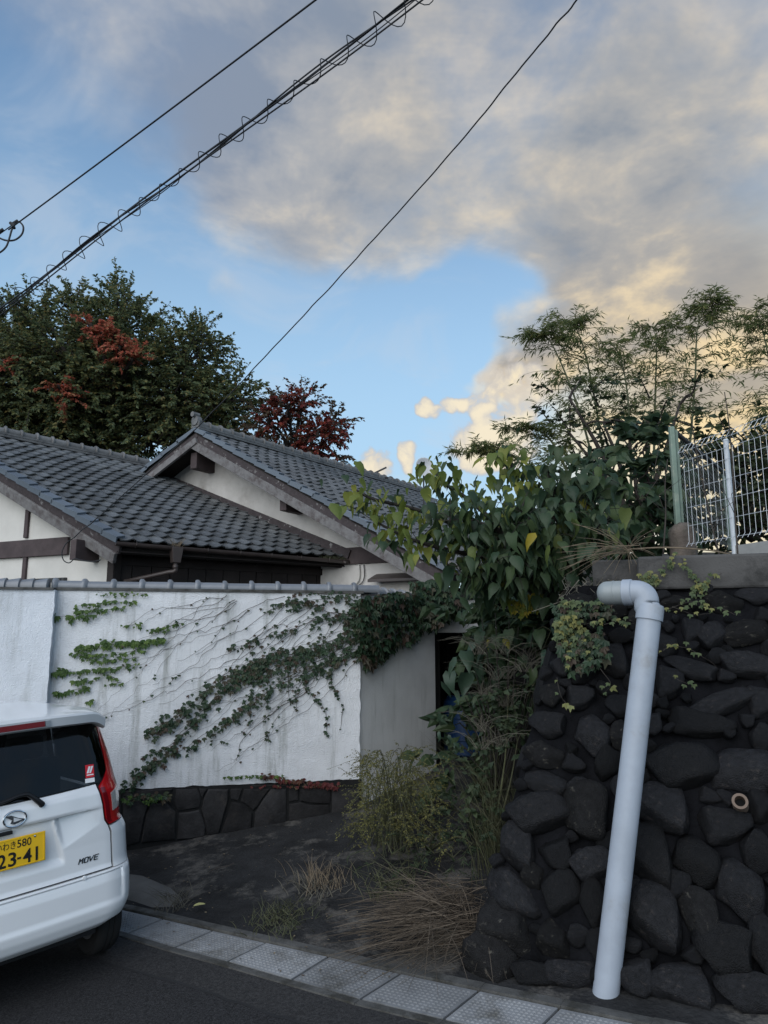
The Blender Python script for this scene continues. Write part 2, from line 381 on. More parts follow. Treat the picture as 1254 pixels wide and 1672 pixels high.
for k, (p, q) in enumerate(zip(pairs, pairs[1:])):
    for mbx, a, b, off0, off1, hz in ((rim_i, p[0], q[0], .004, .075, .012), (rim_o, p[1], q[1], -.004, -.055, .002)):
        sgn = 1 if off0 > 0 else -1
        n = Vector((-(q[0] - p[0]).y, (q[0] - p[0]).x, 0)).normalized()
        n2 = n
        A0, B0, A1, B1 = a + n * off0, b + n * off0, a + n2 * off1, b + n2 * off1
        Z = Vector((0, 0, 1)); g = (b - a) * .004
        if k % 1 == 0: A0 = A0 + g; A1 = A1 + g
        vs = [A0 - Z * .1, B0 - Z * .1, B1 - Z * .1, A1 - Z * .1, A0 + Z * hz, B0 + Z * hz, B1 + Z * (hz + rr.uniform(-.003, .003)), A1 + Z * hz]
        fs = [(4, 7, 6, 5), (0, 1, 5, 4), (1, 2, 6, 5), (2, 3, 7, 6), (3, 0, 4, 7)]
        mbx.add(vs, [f[::-1] for f in fs])
rim_i.build('inner_rim', M_rim, gut); rim_o.build('outer_rim', M_rim, gut)
mbed = MB()
for p, q in zip(pairs, pairs[1:]):
    e = Vector((0, 0, .05)); mbed.quad(p[0] - e, q[0] - e, q[1] - e, p[1] - e)
mbed.build('channel_bed', M_soil, gut)

# forecourt: rough concrete rising from the gutter, gently uneven
vs = []; fs = []; NXg, NYg = 110, 60
for j in range(NYg + 1):
    for i in range(NXg + 1):
        x = -9 + 12.5 * i / NXg; y0 = gutter_y(x) + .07; y = y0 + (11.5 - y0) * (j / NYg) ** 1.3
        z = ground_z(x, y) - .006 + (.018 * mnoise.noise(Vector((x * 1.3, y * 1.3, 0))) + .008 * mnoise.noise(Vector((x * 5, y * 5, 2)))) * min(1, j / 4)
        vs.append((x, y, z))
for j in range(NYg):
    for i in range(NXg): a = j * (NXg + 1) + i; fs.append((a, a + 1, a + NXg + 2, a + NXg + 1))
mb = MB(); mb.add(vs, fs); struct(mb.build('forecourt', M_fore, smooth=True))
# raised lump of paler concrete by the car
pts = [(204, 1436), (232, 1440), (262, 1452), (290, 1463), (304, 1474), (285, 1483), (250, 1484), (222, 1476), (196, 1470), (150, 1462), (150, 1430)]
base = [G(*p) for p in pts]; cen = sum(base, Vector()) / len(base); mb = MB(); ring0 = []; ring1 = []
for p in base:
    z = ground_z(p.x, p.y); ring0.append(Vector((p.x, p.y, z - .03))); q = cen.lerp(p, .80); ring1.append(Vector((q.x, q.y, ground_z(q.x, q.y) + .024)))
n = len(base); top = Vector((cen.x, cen.y, ground_z(cen.x, cen.y) + .034))
mb.add(ring0 + ring1 + [top], [(i, (i + 1) % n, n + (i + 1) % n, n + i) for i in range(n)] + [(n + i, n + (i + 1) % n, 2 * n) for i in range(n)])
struct(mb.build('concrete_ramp', M_patch, smooth=True))
# wide ground sheet under everything else, out to the skyline
mb = MB(); mb.quad((-900, 5, -1.2), (900, 5, -1.2), (900, 1500, -1.2), (-900, 1500, -1.2)); struct(mb.build('ground', M_soil))

# ------------------------------------------------------------------ rendered garden wall with tiled coping
QL, QR = P(200, 1365, 7.2), P(560, 1330, 7.65)
WE = Vector((QR.x - QL.x, QR.y - QL.y, 0)).normalized(); WN = Vector((WE.y, -WE.x, 0))   # along, and outwards to the street
def wp(px, py, off=0.0): return onplane(px, py, QL + WN * off, WN)
def wt(px, py): return (wp(px, py) - QL).dot(WE)
def wq(t, z, off=0.0): return Vector((QL.x, QL.y, 0)) + WE * t + Vector((0, 0, z)) + WN * off
M_stucco = None
def make_stucco(name, col, rough_bump, stains):
    m = bpy.data.materials.new(name); m.use_nodes = True; nt = m.node_tree; N = nt.nodes; L = nt.links; b = N['Principled BSDF']
    b.inputs['Roughness'].default_value = .9; b.inputs['Specular IOR Level'].default_value = .2
    tc = N.new('ShaderNodeTexCoord'); v = tc.outputs['Object']
    def NZ(scale, detail, rough=.6, st=None):
        n = N.new('ShaderNodeTexNoise'); n.inputs['Scale'].default_value = scale; n.inputs['Detail'].default_value = detail; n.inputs['Roughness'].default_value = rough
        if st: mp = N.new('ShaderNodeMapping'); mp.inputs['Scale'].default_value = st; L.new(v, mp.inputs[0]); L.new(mp.outputs[0], n.inputs['Vector'])
        else: L.new(v, n.inputs['Vector'])
        return n.outputs[0]
    def SS(x, a, c, lo=0., hi=1.):
        n = N.new('ShaderNodeMapRange'); n.interpolation_type = 'SMOOTHSTEP'; L.new(x, n.inputs[0])
        for i, q in enumerate((a, c, lo, hi)): n.inputs[i + 1].default_value = q
        return n.outputs[0]
    def MIX(f, a, c):
        n = N.new('ShaderNodeMix'); n.data_type = 'RGBA'; L.new(f, n.inputs[0])
        for i, q in ((6, a), (7, c)):
            if isinstance(q, tuple): n.inputs[i].default_value = (*q, 1)
            else: L.new(q, n.inputs[i])
        return n.outputs[2]
    cur = MIX(SS(NZ(1.7, 6), .35, .7), col, tuple(c * .86 for c in col))
    cur = MIX(SS(NZ(2.2, 7, .7, (3.0, 3.0, .35)), .54 - .05 * stains, .76, 0, .60 * stains), cur, (.20, .21, .18))     # run-off streaks
    cur = MIX(SS(NZ(26, 4, .8), .64, .78, 0, .45 * stains), cur, (.22, .225, .20))                        # specks of grime in the texture
    L.new(cur, b.inputs['Base Color'])
    bp = N.new('ShaderNodeBump'); bp.inputs['Distance'].default_value = rough_bump; L.new(NZ(95, 3, .65), bp.inputs['Height'])
    b2 = N.new('ShaderNodeBump'); b2.inputs['Distance'].default_value = rough_bump * .8; L.new(NZ(9, 4, .6), b2.inputs['Height']); L.new(b2.outputs[0], bp.inputs['Normal'])
    L.new(bp.outputs[0], b.inputs['Normal']); return m
M_stucco = make_stucco('white_stucco', (.74, .75, .765), .012, 1.25)
M_stucco2 = make_stucco('white_stucco_plain', (.72, .75, .79), .012, .7)
M_smooth = make_stucco('grey_render', (.60, .60, .585), .003, .85)
M_wstone = mat('base_stone', (.026, .025, .0255), .8, .4, 9, .006, 50, col2=(.046, .041, .038), thr=(.53, .72), spec=.12, obj_rand=.3)
M_mort = mat('dark_mortar', (.010, .010, .010), .95, .3, 10, .004, 60)
M_ctile = mat('coping_tile', (.15, .16, .175), .34, .18, 5, .0008, 40, spec=.5, obj_rand=.12)

gw = thing('garden_wall', 'white rendered garden wall on dark stone base with grey tiled coping', 'wall', QL)
t0, t1 = wt(84, 1100), wt(588, 1150); tl = wt(-330, 1100)
zt = 2.555; zb = .665
# stone base core and rendered wall (rough hand-applied edge at the corner)
def wall_grid(ta, tb, za, zb_, off, nt_, nz_, amp):
    vs = []; fs = []
    for j in range(nz_ + 1):
        for i in range(nt_ + 1):
            t = ta + (tb - ta) * i / nt_; z = za + (zb_ - za) * j / nz_
            e = 1.0 if 0 < i < nt_ else 0.0
            vs.append(wq(t + (0 if e else amp * 2.2 * mnoise.noise(Vector((i, z * 9, 3)))), z + (amp * 2.6 * mnoise.noise(Vector((t * 7, 1, 4))) + amp * 1.2 * mnoise.noise(Vector((t * 23, 1, 4))) if j == 0 else 0), off + amp * mnoise.noise(Vector((t * 2.4, z * 2.4, 0))) + amp * .5 * mnoise.noise(Vector((t * 9, z * 9, 5)))))
    for j in range(nz_):
        for i in range(nt_): a = j * (nt_ + 1) + i; fs.append((a, a + 1, a + nt_ + 2, a + nt_ + 1))
    return vs, fs
def wall_slab(ta, tb, za, zb_, off, back, nt_, nz_, amp, name, mat_):
    mb = MB(); vs, fs = wall_grid(ta, tb, za, zb_, off, nt_, nz_, amp); mb.add(vs, fs)
    n1 = nt_ + 1; loop = [i for i in range(n1)] + [j * n1 + nt_ for j in range(1, nz_ + 1)] + [nz_ * n1 + i for i in range(nt_ - 1, -1, -1)] + [j * n1 for j in range(nz_ - 1, 0, -1)]
    bk = len(mb.v); mb.v += [tuple(Vector(mb.v[i]) - WN * (back)) for i in loop]
    for k in range(len(loop)):
        k2 = (k + 1) % len(loop); mb.f.append((loop[k2], loop[k], bk + k, bk + k2)); mb.m.append(0)
    return mb.build(name, mat_, gw, smooth=True, auto=40)
wall_slab(t0 - .1, t1, zb, zt, 0.0, .16, 90, 46, .006, 'rendered_panel', M_stucco)
wall_slab(tl, t0, zb - .45, zt - .005, .11, .25, 40, 46, .006, 'side_panel', M_stucco2)
mb = MB(); a, b = wq(t0 - .05, -.4, .0), wq(t1 + .02, -.4, .0)
mb.prism([a, b, b - WN * .22, a - WN * .22], (0, 0, zb + .4 - .004)); mb.build('base_core', M_mort, gw)
zs = 3.135
polys = [[(0, 60), (140, 95), (120, 150), (90, 255), (30, 272), (0, 272)], [(140, 100), (225, 88), (275, 140), (275, 240), (95, 258), (120, 150)], [(0, 20), (262, 20), (225, 85), (140, 95), (0, 60)],
 [(270, 20), (385, 20), (405, 75), (395, 122), (285, 140), (262, 100)], [(285, 145), (395, 128), (430, 215), (425, 228), (278, 242)], [(440, 22), (545, 22), (545, 80), (495, 215), (435, 222), (400, 125), (412, 75)],
 [(390, 20), (435, 22), (408, 72)], [(550, 22), (615, 22), (595, 90), (550, 80)], [(555, 90), (600, 95), (668, 145), (665, 195), (500, 215)], [(620, 22), (755, 22), (690, 120), (670, 140), (602, 88)],
 [(760, 22), (840, 22), (840, 180), (672, 195), (675, 145)], [(850, 22), (900, 22), (900, 85), (850, 95)], [(905, 22), (1065, 22), (1065, 100), (955, 98), (905, 85)], [(850, 100), (910, 90), (955, 103), (1060, 106), (1060, 165), (850, 180)],
 [(1070, 22), (1215, 22), (1215, 155), (1068, 165)],
 [(-2, 20), (-150, 22), (-160, 150), (-2, 150)], [(-2, 155), (-160, 155), (-170, 290), (-2, 275)], [(-155, 22), (-330, 22), (-340, 300), (-175, 290), (-165, 150)]]
for poly in polys:
    q = [wp(200 + x / zs, 1280 + y / zs) for x, y in poly]
    q = [Vector((p.x, p.y, min(p.z, zb - .012))) for p in q]
    q = [Vector((p.x, p.y, p.z - .08)) if y > 150 and y > max(c[1] for c in poly) - 26 and max(c[1] for c in poly) > 150 else p for p, (x, y) in zip(q, poly)]
    c = sum(q, Vector()) / len(q); q = [c + (p - c) * (1 - .006 / max(.05, (p - c).length)) for p in q]
    # curved edges: subdivide the outline once with a little noise, domed face
    ring = []
    for i in range(len(q)):
        a, b = q[i], q[(i + 1) % len(q)]; ring += [a, a.lerp(b, .5) + (a.lerp(b, .5) - c).normalized() * rr.uniform(-.006, .006)]
    f = rr.uniform(.014, .03); n = len(ring); inner = [c + (p - c) * .90 + WN * f for p in ring]; back = [p - WN * .03 for p in ring]; mid = [c + (p - c) * .985 + WN * f * .55 for p in ring]
    top = c + WN * (f + .006); mb = MB()
    mb.add(back + mid + inner + [top], [(i, (i + 1) % n, n + (i + 1) % n, n + i) for i in range(n)] + [(n + i, n + (i + 1) % n, 2 * n + (i + 1) % n, 2 * n + i) for i in range(n)] + [(2 * n + i, 2 * n + (i + 1) % n, 3 * n) for i in range(n)])
    o = mb.build('base_stone', M_wstone, gw, smooth=True, auto=35)
# splayed return beside the gate: smooth grey render
SP0 = wq(t1 - .02, 0, -.02); SP1 = P(713, 1240, 8.75); SP1.z = 0
SE = (SP1 - SP0); SL = SE.length; SE.normalize(); SN = Vector((SE.y, -SE.x, 0))
def sp(t, z, off=0.0): return SP0 + SE * t + Vector((0, 0, z)) + SN * off
mb = MB(); a, b = sp(.0, .1), sp(SL, .1); c, d = sp(SL, .1, -.18), sp(0, .1, -.18)
mb.prism([a, b, c, d], (0, 0, 2.44)); mb.build('splay_panel', M_smooth, gw, bevel=.012)
# wall over and beyond the gate opening
GE = Vector((.97, .24, 0)).normalized(); GNn = Vector((GE.y, -GE.x, 0)); GP = SP1.copy()
def gp(t, z, off=0.0): return GP + GE * t + Vector((0, 0, z)) + GNn * off
mb = MB(); mb.prism([gp(.02, 2.14), gp(.80, 2.14), gp(.80, 2.14, -.16), gp(.02, 2.14, -.16)], (0, 0, .40)); mb.build('gate_lintel', M_smooth, gw, bevel=.01)
mb = MB(); mb.prism([gp(.95, .2), gp(2.6, .2), gp(2.6, .2, -.16), gp(.95, .2, -.16)], (0, 0, 1.935)); mb.build('gate_pier', M_mort, gw, bevel=.01)
# coping: half-round tiles with a raised collar where they lap
def half_tile(l, r0, r1, collar=True):
    mb = MB(); vs = []; n = 10; secs = [(0, r0), (.004, r0 + .004), (l, r1)]
    if collar: secs = [(0, r0 * 1.0), (0, r0 * 1.36), (.012, r0 * 1.46), (.036, r0 * 1.42), (.056, r0), (l + .02, r1)]
    for s, r in secs:
        for i in range(n + 1):
            a = math.pi * (-.12 + 1.24 * i / n); vs.append((s, -math.cos(a) * r * 1.12, math.sin(a) * r * 1.05))
    fs = []
    for k in range(len(secs) - 1):
        for i in range(n): q = k * (n + 1) + i; fs.append((q, q + 1, q + n + 2, q + n + 1))
    e = (len(secs) - 1) * (n + 1); fs.append(tuple(range(e, e + n + 1))); fs.append(tuple(range(n, -1, -1)))
    mb.add(vs, fs); return mb.mesh('coping_tile', M_ctile, True)
def place(name, me, parent, org, ex, ez=(0, 0, 1), sc=(1, 1, 1)):
    ex = Vector(ex).normalized(); ez = Vector(ez); ey = ez.cross(ex).normalized(); ez = ex.cross(ey)
    m = Matrix((ex, ey, ez)).transposed().to_4x4(); m.translation = org
    o = link(name, me, parent); o.matrix_basis = m @ Matrix.Diagonal((*sc, 1)); return o
me_t = half_tile(.272, .058, .058); me_t.set_sharp_from_angle(angle=R(50))
nt_ = int((t1 - t0 + .12) / .272) + 1
for i in range(nt_):
    place('coping_tile', me_t, gw, wq(t0 - .06 + i * .272, zt + .035 + rr.uniform(-.003, .003), -.08), WE)
me_s = half_tile(.16, .078, .058, False); me_s.set_sharp_from_angle(angle=R(50))
for i in range(int((t0 - tl) / .125)):
    place('coping_tile', me_s, gw, wq(t0 - .08 - i * .125, zt + .025, .02), -WE + Vector((0, 0, .0)), sc=(1, 1, 1))
for i in range(6):
    place('coping_tile', me_s, gw, sp(.02 + i * .16, zt + .02 - i * .004, -.09), SE + Vector((0, 0, -.02)))
# thin bedding course under the coping
mb = MB(); a, b = wq(t0 - .02, zt - .004, .015), wq(t1 + .03, zt - .004, .015); mb.prism([a, b, b - WN * .19, a - WN * .19], (0, 0, .03)); mb.build('coping_bed', M_rim, gw)
mb = MB(); a, b = wq(tl, zt - .008, .13), wq(t0 - .01, zt - .008, .13); mb.prism([a, b, b - WN * .25, a - WN * .25], (0, 0, .024)); mb.build('coping_bed', M_rim, gw)
# ------------------------------------------------------------------ two tiled houses behind the wall
M_tile = mat('roof_tile', (.088, .092, .094), .42, .40, 3.5, .002, 60, col2=(.125, .13, .13), thr=(.52, .72), spec=.45, obj_rand=.28)
M_tile2 = mat('verge_tile', (.105, .125, .15), .40, .2, 4, .001, 60, spec=.45, obj_rand=.15)
M_ridge = mat('ridge_tile', (.13, .128, .125), .6, .35, 6, .003, 60, col2=(.07, .07, .072), thr=(.5, .68), obj_rand=.2)
M_deck = mat('roof_deck', (.020, .017, .015), .9, .3)
M_plas = mat('aged_plaster', (.52, .495, .465), .9, .2, 1.1, .0015, 30, col2=(.30, .275, .25), thr=(.48, .72))
M_plas2 = mat('cream_plaster', (.54, .52, .48), .9, .12, 1.5, .0015, 30, col2=(.40, .37, .33), thr=(.58, .82))
M_wood = mat('brown_timber', (.060, .044, .044), .75, .35, 5, .002, 40, stretch=(1, 1, 1))
M_bark = mat('peeling_bargeboard', (.048, .038, .039), .8, .3, 12, .003, 50, col2=(.20, .19, .185), thr=(.58, .64))
M_bare = mat('weathered_bargeboard', (.155, .148, .146), .85, .3, 10, .004, 60, col2=(.085, .072, .070), thr=(.46, .66))
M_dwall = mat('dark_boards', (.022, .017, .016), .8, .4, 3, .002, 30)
M_gutp = mat('gutter_brown', (.055, .042, .038), .45, .2, 4, spec=.5)
M_iron = mat('dark_iron', (.03, .03, .032), .5, .2, 5)

def tile_mesh():
    prof = [(0, .008), (.09, .001), (.30, -.005), (.52, .0), (.66, .013), (.78, .028), (.89, .031), (1.0, .014), (1.03, .006)]
    ys = [(-.14, .032), (.5, .014), (1.05, -.004)]; vs = []; fs = []; n = len(prof)
    for y, dz in ys:
        for x, z in prof: vs.append((x, y, z + dz))
    for j in range(2):
        for i in range(n - 1): a = j * n + i; fs.append((a, a + 1, a + n + 1, a + n))
    b0 = len(vs)
    for x, z in prof: vs.append((x, -.135, z + .032 - .022))
    for i in range(n - 1): fs.append((b0 + i, b0 + i + 1, i + 1, i))
    mb = MB(); mb.add(vs, fs); me = mb.mesh('roof_tile', M_tile, True); me.set_sharp_from_angle(angle=R(50)); return mb, me
TMB, TME = tile_mesh()
def bil(A, B, D, E, u, v): return A.lerp(B, u).lerp(E.lerp(D, u), v)
def tile_roof(A, B, D, E, nc, nr, parent, limit, keep=None):
    """A,B along the eave, E,D along the ridge: pantiles in courses; the nearest `limit` are pieces of their own."""
    cells = []
    for j in range(nr):
        for i in range(nc):
            if keep and not keep(i / nc, j / nr): continue
            o = bil(A, B, D, E, i / nc, j / nr); ex = bil(A, B, D, E, (i + 1) / nc, j / nr) - o; ey = bil(A, B, D, E, i / nc, (j + 1) / nr) - o
            n = ex.cross(ey).normalized(); m = Matrix((ex, ey, n)).transposed().to_4x4()
            odd = 3.2 if rr.random() < .06 else 1.0; a = Matrix.Rotation(rr.uniform(-.018, .018) * odd, 4, n) @ Matrix.Rotation(rr.uniform(-.02, .02) * odd, 4, ex.normalized())
            m = a @ m; m.translation = o + n * (.012 + rr.uniform(0, .006)); cells.append(((o - Vector((0, 0, CAMH))).length, m))
    cells.sort(key=lambda c: c[0])
    for d, m in cells[:limit]:
        o = link('roof_tile', TME, parent); o.matrix_basis = m
    rest = MB()
    for d, m in cells[limit:]: rest.add(TMB.v, TMB.f, m)
    if rest.v:
        o = rest.build('far_roof_tiles', M_tile, parent, smooth=True); stuff(o)
def ridge_run(a, b, parent, n, r=.085, w=.26, courses=2):
    ex = (b - a).normalized(); me = half_tile((b - a).length / n, r * .92, r * .92); me.materials[0] = M_ridge; me.set_sharp_from_angle(angle=R(50))
    up = Vector((0, 0, 1))
    for k in range(courses):
        mb = MB(); mb.beam(a + up * (.03 + k * .05), b + up * (.03 + k * .05), w - .03 * k, .042); mb.build('ridge_course', M_ridge, parent, bevel=.006)
    for i in range(n): place('ridge_tile', me, parent, a.lerp(b, i / n) + up * (.035 + courses * .05 + rr.uniform(-.006, .006)), ex)
def verge_run(a, b, parent, n, up, out, w=.16, drop=.13):
    """short L-shaped tiles lapping up the verge from a (low) to b (high)"""
    l = (b - a).length / n; ex = (b - a).normalized()
    vs = [(-.02, 0, .03), (l * 1.04, 0, .0), (l * 1.04, w, 0), (-.02, w, .03), (-.02, 0, -drop), (l * 1.04, 0, -drop - .02), (-.02, w, .0), (-.02, .025, -drop), (-.02, .025, .0)]
    fs = [(0, 1, 2, 3), (4, 5, 1, 0), (0, 3, 6, 8), (0, 8, 7, 4)]
    mb = MB(); mb.add(vs, fs); me = mb.mesh('verge_tile', M_tile2)
    ez = Vector(up) - ex * Vector(up).dot(ex); ez.normalize(); ey = ez.cross(ex)
    flip = -1 if ey.dot(Vector(out)) > 0 else 1
    for i in range(n):
        m = Matrix((ex, ey * flip, ez)).transposed().to_4x4(); m.translation = a.lerp(b, i / n) + ez * (.05 + rr.uniform(-.003, .004)) + Vector(out) * (.03)
        o = link('verge_tile', me, parent); o.matrix_basis = m

A, B = P(193, 884, 10.5), P(566, 911, 12.8); D, E = P(240, 765, 15.5), P(-130, 688, 12.6)
up = Vector((0, 0, 1)); ridge1 = (D - E).normalized(); eave1 = (B - A).normalized()
h1 = thing('tiled_house', 'low house with dark tiled roof, brown eaves gutter and timbered white gable', 'house', V3(A.x, A.y + 1, .6))
roof = MB(); n1 = (B - A).cross(E - A).normalized(); dn = -n1 * .10
F1 = E + Vector((E.x - A.x, E.y - A.y, -(E.z - A.z))); F2 = D + Vector((E.x - A.x, E.y - A.y, -(E.z - A.z)))
roof.prism([A + dn, B + dn, D + dn, E + dn], -n1 * .10)
n1b = (E - F1).cross(D - E).normalized(); n1b = n1b if n1b.z > 0 else -n1b
roof.prism([E - n1b * .03, D - n1b * .03, F2 - n1b * .03, F1 - n1b * .03], -n1b * .10)
r1 = roof.build('roof', M_deck, h1)
tile_roof(A, B, D, E, 17, 21, r1, 300)
ridge_run(E + (E - D) * .02, D + up * .0, r1, 15)
og = Vector((-eave1.x, -eave1.y, 0)) ; og = (A - B); og.z = 0; og.normalize()
verge_run(A + og * .02 - n1 * .0, E + og * .02, r1, 18, n1, og, drop=.065)
# bargeboards: painted strip above, bare board below
vd = (E - A).normalized(); nb = vd.cross(og).normalized(); nb = nb if nb.z > 0 else -nb
mb = MB(); mb.beam(A - vd * .05 - nb * .10 - og * .02, E - nb * .10 - og * .02, .05, .16, og.cross(vd)); mb.build('barge_strip', M_bark, h1, bevel=.006)
mb = MB(); mb.beam(A - vd * .03 - nb * .265 + og * .015, E - nb * .265 + og * .015, .06, .165, og.cross(vd)); mb.build('barge_board', M_bare, h1, bevel=.006)
# soffit
mb = MB(); s0 = A - nb * .16; mb.prism([s0 - og * .06, E - nb * .16 - og * .06, E - nb * .16 - og * 1.0, s0 - og * 1.0], -nb * .02); mb.build('soffit', M_wood, h1)
# gable wall in timber and plaster
g1 = Vector((E.x - A.x, E.y - A.y, 0)).normalized(); GN1 = Vector((-g1.y, g1.x, 0)); GN1 = GN1 if GN1.dot(Vector((0, -1, 0))) > 0 else -GN1
GP1 = P(187, 930, 10.95)
def gl(px, py, off=0.0): return onplane(px, py, GP1 + GN1 * off, GN1)
def under(p, off):                                   # height of the roof's underside above p
    d = n1.dot(A) - n1.dot(Vector((p.x, p.y, 0))); return d / n1.z - off
cR = gl(184, 930); cL = cR + g1 * 4.6; cLL = cR + g1 * 9.5
mb = MB(); pts = [V3(cR.x, cR.y, .3), V3(cR.x, cR.y, under(cR, .30)), V3(cL.x, cL.y, under(cL, .30)), V3(cLL.x, cLL.y, 3.0), V3(cLL.x, cLL.y, .3)]
mb.prism(pts, -GN1 * .12); mb.build('gable_wall', M_plas2, h1)
def strip(name, pxa, pya, pxb, pyb, hw, off, dep, vert=False, m=None, ext=0.0):
    a, b = gl(pxa, pya, off), gl(pxb, pyb, off); mb = MB()
    if vert: mb.beam(V3(a.x, a.y, a.z), V3(a.x, a.y, b.z), hw, dep, GN1)
    else: mb.beam(a, b, dep, hw, up)
    return mb.build(name, m or M_wood, h1, bevel=.008)
a = gl(148, 890); 
mb = MB(); q0, q1 = gl(112, 891, .03), gl(-120, 902, .03); q1.z = q0.z; mb.beam(q0, q1, .05, .285, up); mb.build('wall_beam', M_wood, h1, bevel=.008)
for px, y0, y1 in ((46, 832, 878), (42, 909, 990), (-75, 780, 880), (-75, 905, 990)):
    a = gl(px, y0, .02); b = gl(px, y1, .02); mb = MB(); mb.beam(a, V3(a.x, a.y, b.z), .085, .045, GN1); mb.build('wall_post', M_wood, h1, bevel=.006)
a = gl(188, 900, .01); mb = MB(); mb.beam(V3(a.x, a.y, .3), V3(a.x, a.y, under(a, .30)), .13, .16, GN1); mb.build('corner_post', M_dwall, h1, bevel=.01)
# dark band under the verge, purlin end, vent grille
a = gl(119, 897, .46); mb = MB(); mb.beam(a - GN1 * .5, a, .12, .31, up); mb.build('purlin_end', M_wood, h1, bevel=.008)
a0, a1 = gl(108, 946, .02), gl(-40, 950, .02); a1.z = a0.z
mb = MB(); mb.beam(a0, a1, .03, .06, up); mb.build('vent_frame', M_iron, h1)
for i in range(26):
    c = a0.lerp(a1, (i + .5) / 26) + GN1 * .02; mb = MB() if i == 0 else mb; mb.box(c, (.02, .02, .045))
mb.build('vent_slats', M_rim, h1)
# boarded front wall under the eave
fN = Vector((eave1.y, -eave1.x, 0)).normalized(); w0 = cR + V3(0, 0, 0); w1 = w0 + Vector((eave1.x, eave1.y, 0)).normalized() * 4.2
fe = (w1 - w0).normalized(); zt1 = A.z - .02
for i in range(14):
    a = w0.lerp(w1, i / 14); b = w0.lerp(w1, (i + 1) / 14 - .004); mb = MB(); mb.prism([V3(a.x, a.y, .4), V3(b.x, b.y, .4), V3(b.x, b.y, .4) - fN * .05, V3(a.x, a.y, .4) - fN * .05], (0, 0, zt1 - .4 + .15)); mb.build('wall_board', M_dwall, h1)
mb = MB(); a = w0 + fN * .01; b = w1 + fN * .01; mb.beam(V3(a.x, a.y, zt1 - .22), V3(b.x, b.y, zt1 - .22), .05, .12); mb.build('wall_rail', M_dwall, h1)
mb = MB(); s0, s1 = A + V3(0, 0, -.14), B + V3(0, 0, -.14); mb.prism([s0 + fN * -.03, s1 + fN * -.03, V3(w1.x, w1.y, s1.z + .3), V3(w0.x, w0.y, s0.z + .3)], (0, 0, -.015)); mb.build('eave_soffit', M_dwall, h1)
# eaves gutter with hopper and downpipe
def half_pipe(a, b, r, n=8, t=.006):
    ex = (b - a).normalized(); ey = ex.cross(up).normalized(); vs = []; fs = []
    for p in (a, b):
        for rr_, fl in ((r, 1), (r - t, 1)):
            for i in range(n + 1): an = math.pi * i / n; vs.append(p + ey * math.cos(an) * rr_ - up * math.sin(an) * rr_)
    k = n + 1
    for i in range(n): fs += [(i, i + 1, 2 * k + i + 1, 2 * k + i), (k + i + 1, k + i, 3 * k + i, 3 * k + i + 1)]
    fs += [(0, 2 * k, 3 * k, k), (n, k + n, 3 * k + n, 2 * k + n)]
    mb = MB(); mb.add(vs, fs); return mb
ga, gb = A + fN * .055 - up * .015, B + fN * .055 - up * .05
gu = half_pipe(ga - eave1 * .05, gb, .06).build('eaves_gutter', M_gutp, h1, smooth=True, auto=40)
for i in range(7):
    p = ga.lerp(gb, .06 + i / 7.2); mb = MB(); mb.tube([p + fN * .065 + up * .01, p + fN * .066 - up * .03, p - up * .066, p - fN * .06, p - fN * .10 + up * .03], .007, 5); mb.build('gutter_bracket', M_gutp, gu)
hp = ga.lerp(gb, .215) - up * .02
mb = MB(); ex, ey = eave1, fN
def frus(mb, c, a0, b0, a1, b1, h0, h1_):
    vs = [c + ex * sx * a + ey * sy * b + up * h for a, b, h in ((a0, b0, h0), (a1, b1, h1_)) for sx, sy in ((-1, -1), (1, -1), (1, 1), (-1, 1))]
    mb.add(vs, [(3, 2, 1, 0), (4, 5, 6, 7), (0, 1, 5, 4), (1, 2, 6, 5), (2, 3, 7, 6), (3, 0, 4, 7)])
frus(mb, hp, .06, .06, .085, .085, -.23, -.0); mb.build('hopper', M_gutp, h1, bevel=.006)
e1 = hp - up * .23; e2 = e1 - up * .12; e3 = P(203, 950, 10.95); e3 = V3(e3.x, e3.y, e3.z)
mb = MB(); mb.tube(spline([e1, e2, e2 + (e3 - e2) * .12 - up * .0], 8) + [e2.lerp(e3, .5), e3], .034, 10); mb.build('downpipe', M_gutp, h1, smooth=True)
mb = MB(); mb.tube([e1 - up * .03, e1 - up * .09], .041, 10); mb.build('pipe_collar', M_gutp, h1, smooth=True)

# ---- second house, gable towards us
h2 = thing('gabled_house', 'taller house with plain white gable and peeling bargeboards behind the low roof', 'house', V3(B.x, B.y + 1, .6))
bd = Vector((B.x - D.x, B.y - D.y, 0)).normalized(); BN = Vector((bd.y, -bd.x, 0)); BN = BN if BN.y < 0 else -BN
def hl(px, py, off=0.0): return onplane(px, py, D + BN * off, BN)
OV = .62
K = hl(320, 703, OV); VR = hl(742, 938, OV); LL = hl(238, 768, OV)
mid = hl(600, 858, OV)
rd = Vector((.59, .81, 0)).normalized(); RL = 8.2
K2, VR2, LL2 = K + rd * RL, VR + rd * RL, LL + rd * RL
n2 = (VR - K).cross(K2 - K).normalized(); n2 = n2 if n2.z > 0 else -n2
LLx = K + (LL - K) * 1.9; LL2x = LLx + rd * RL
n2l = (LL - K).cross(rd).normalized(); n2l = n2l if n2l.z > 0 else -n2l
mb = MB(); mb.prism([K - n2 * .03, VR - n2 * .03, VR2 - n2 * .03, K2 - n2 * .03], -n2 * .08)
mb.prism([K - n2l * .02, K2 - n2l * .02, LL2x - n2l * .02, LLx - n2l * .02], -n2l * .07)
r2 = mb.build('roof', M_deck, h2)
tile_roof(VR, VR2, K2, K, 29, 21, r2, 300)
tile_roof(LL2x, LLx, K, K2, 29, 8, r2, 0)
ridge_run(K - rd * .03, K2, r2, 27, r=.08)
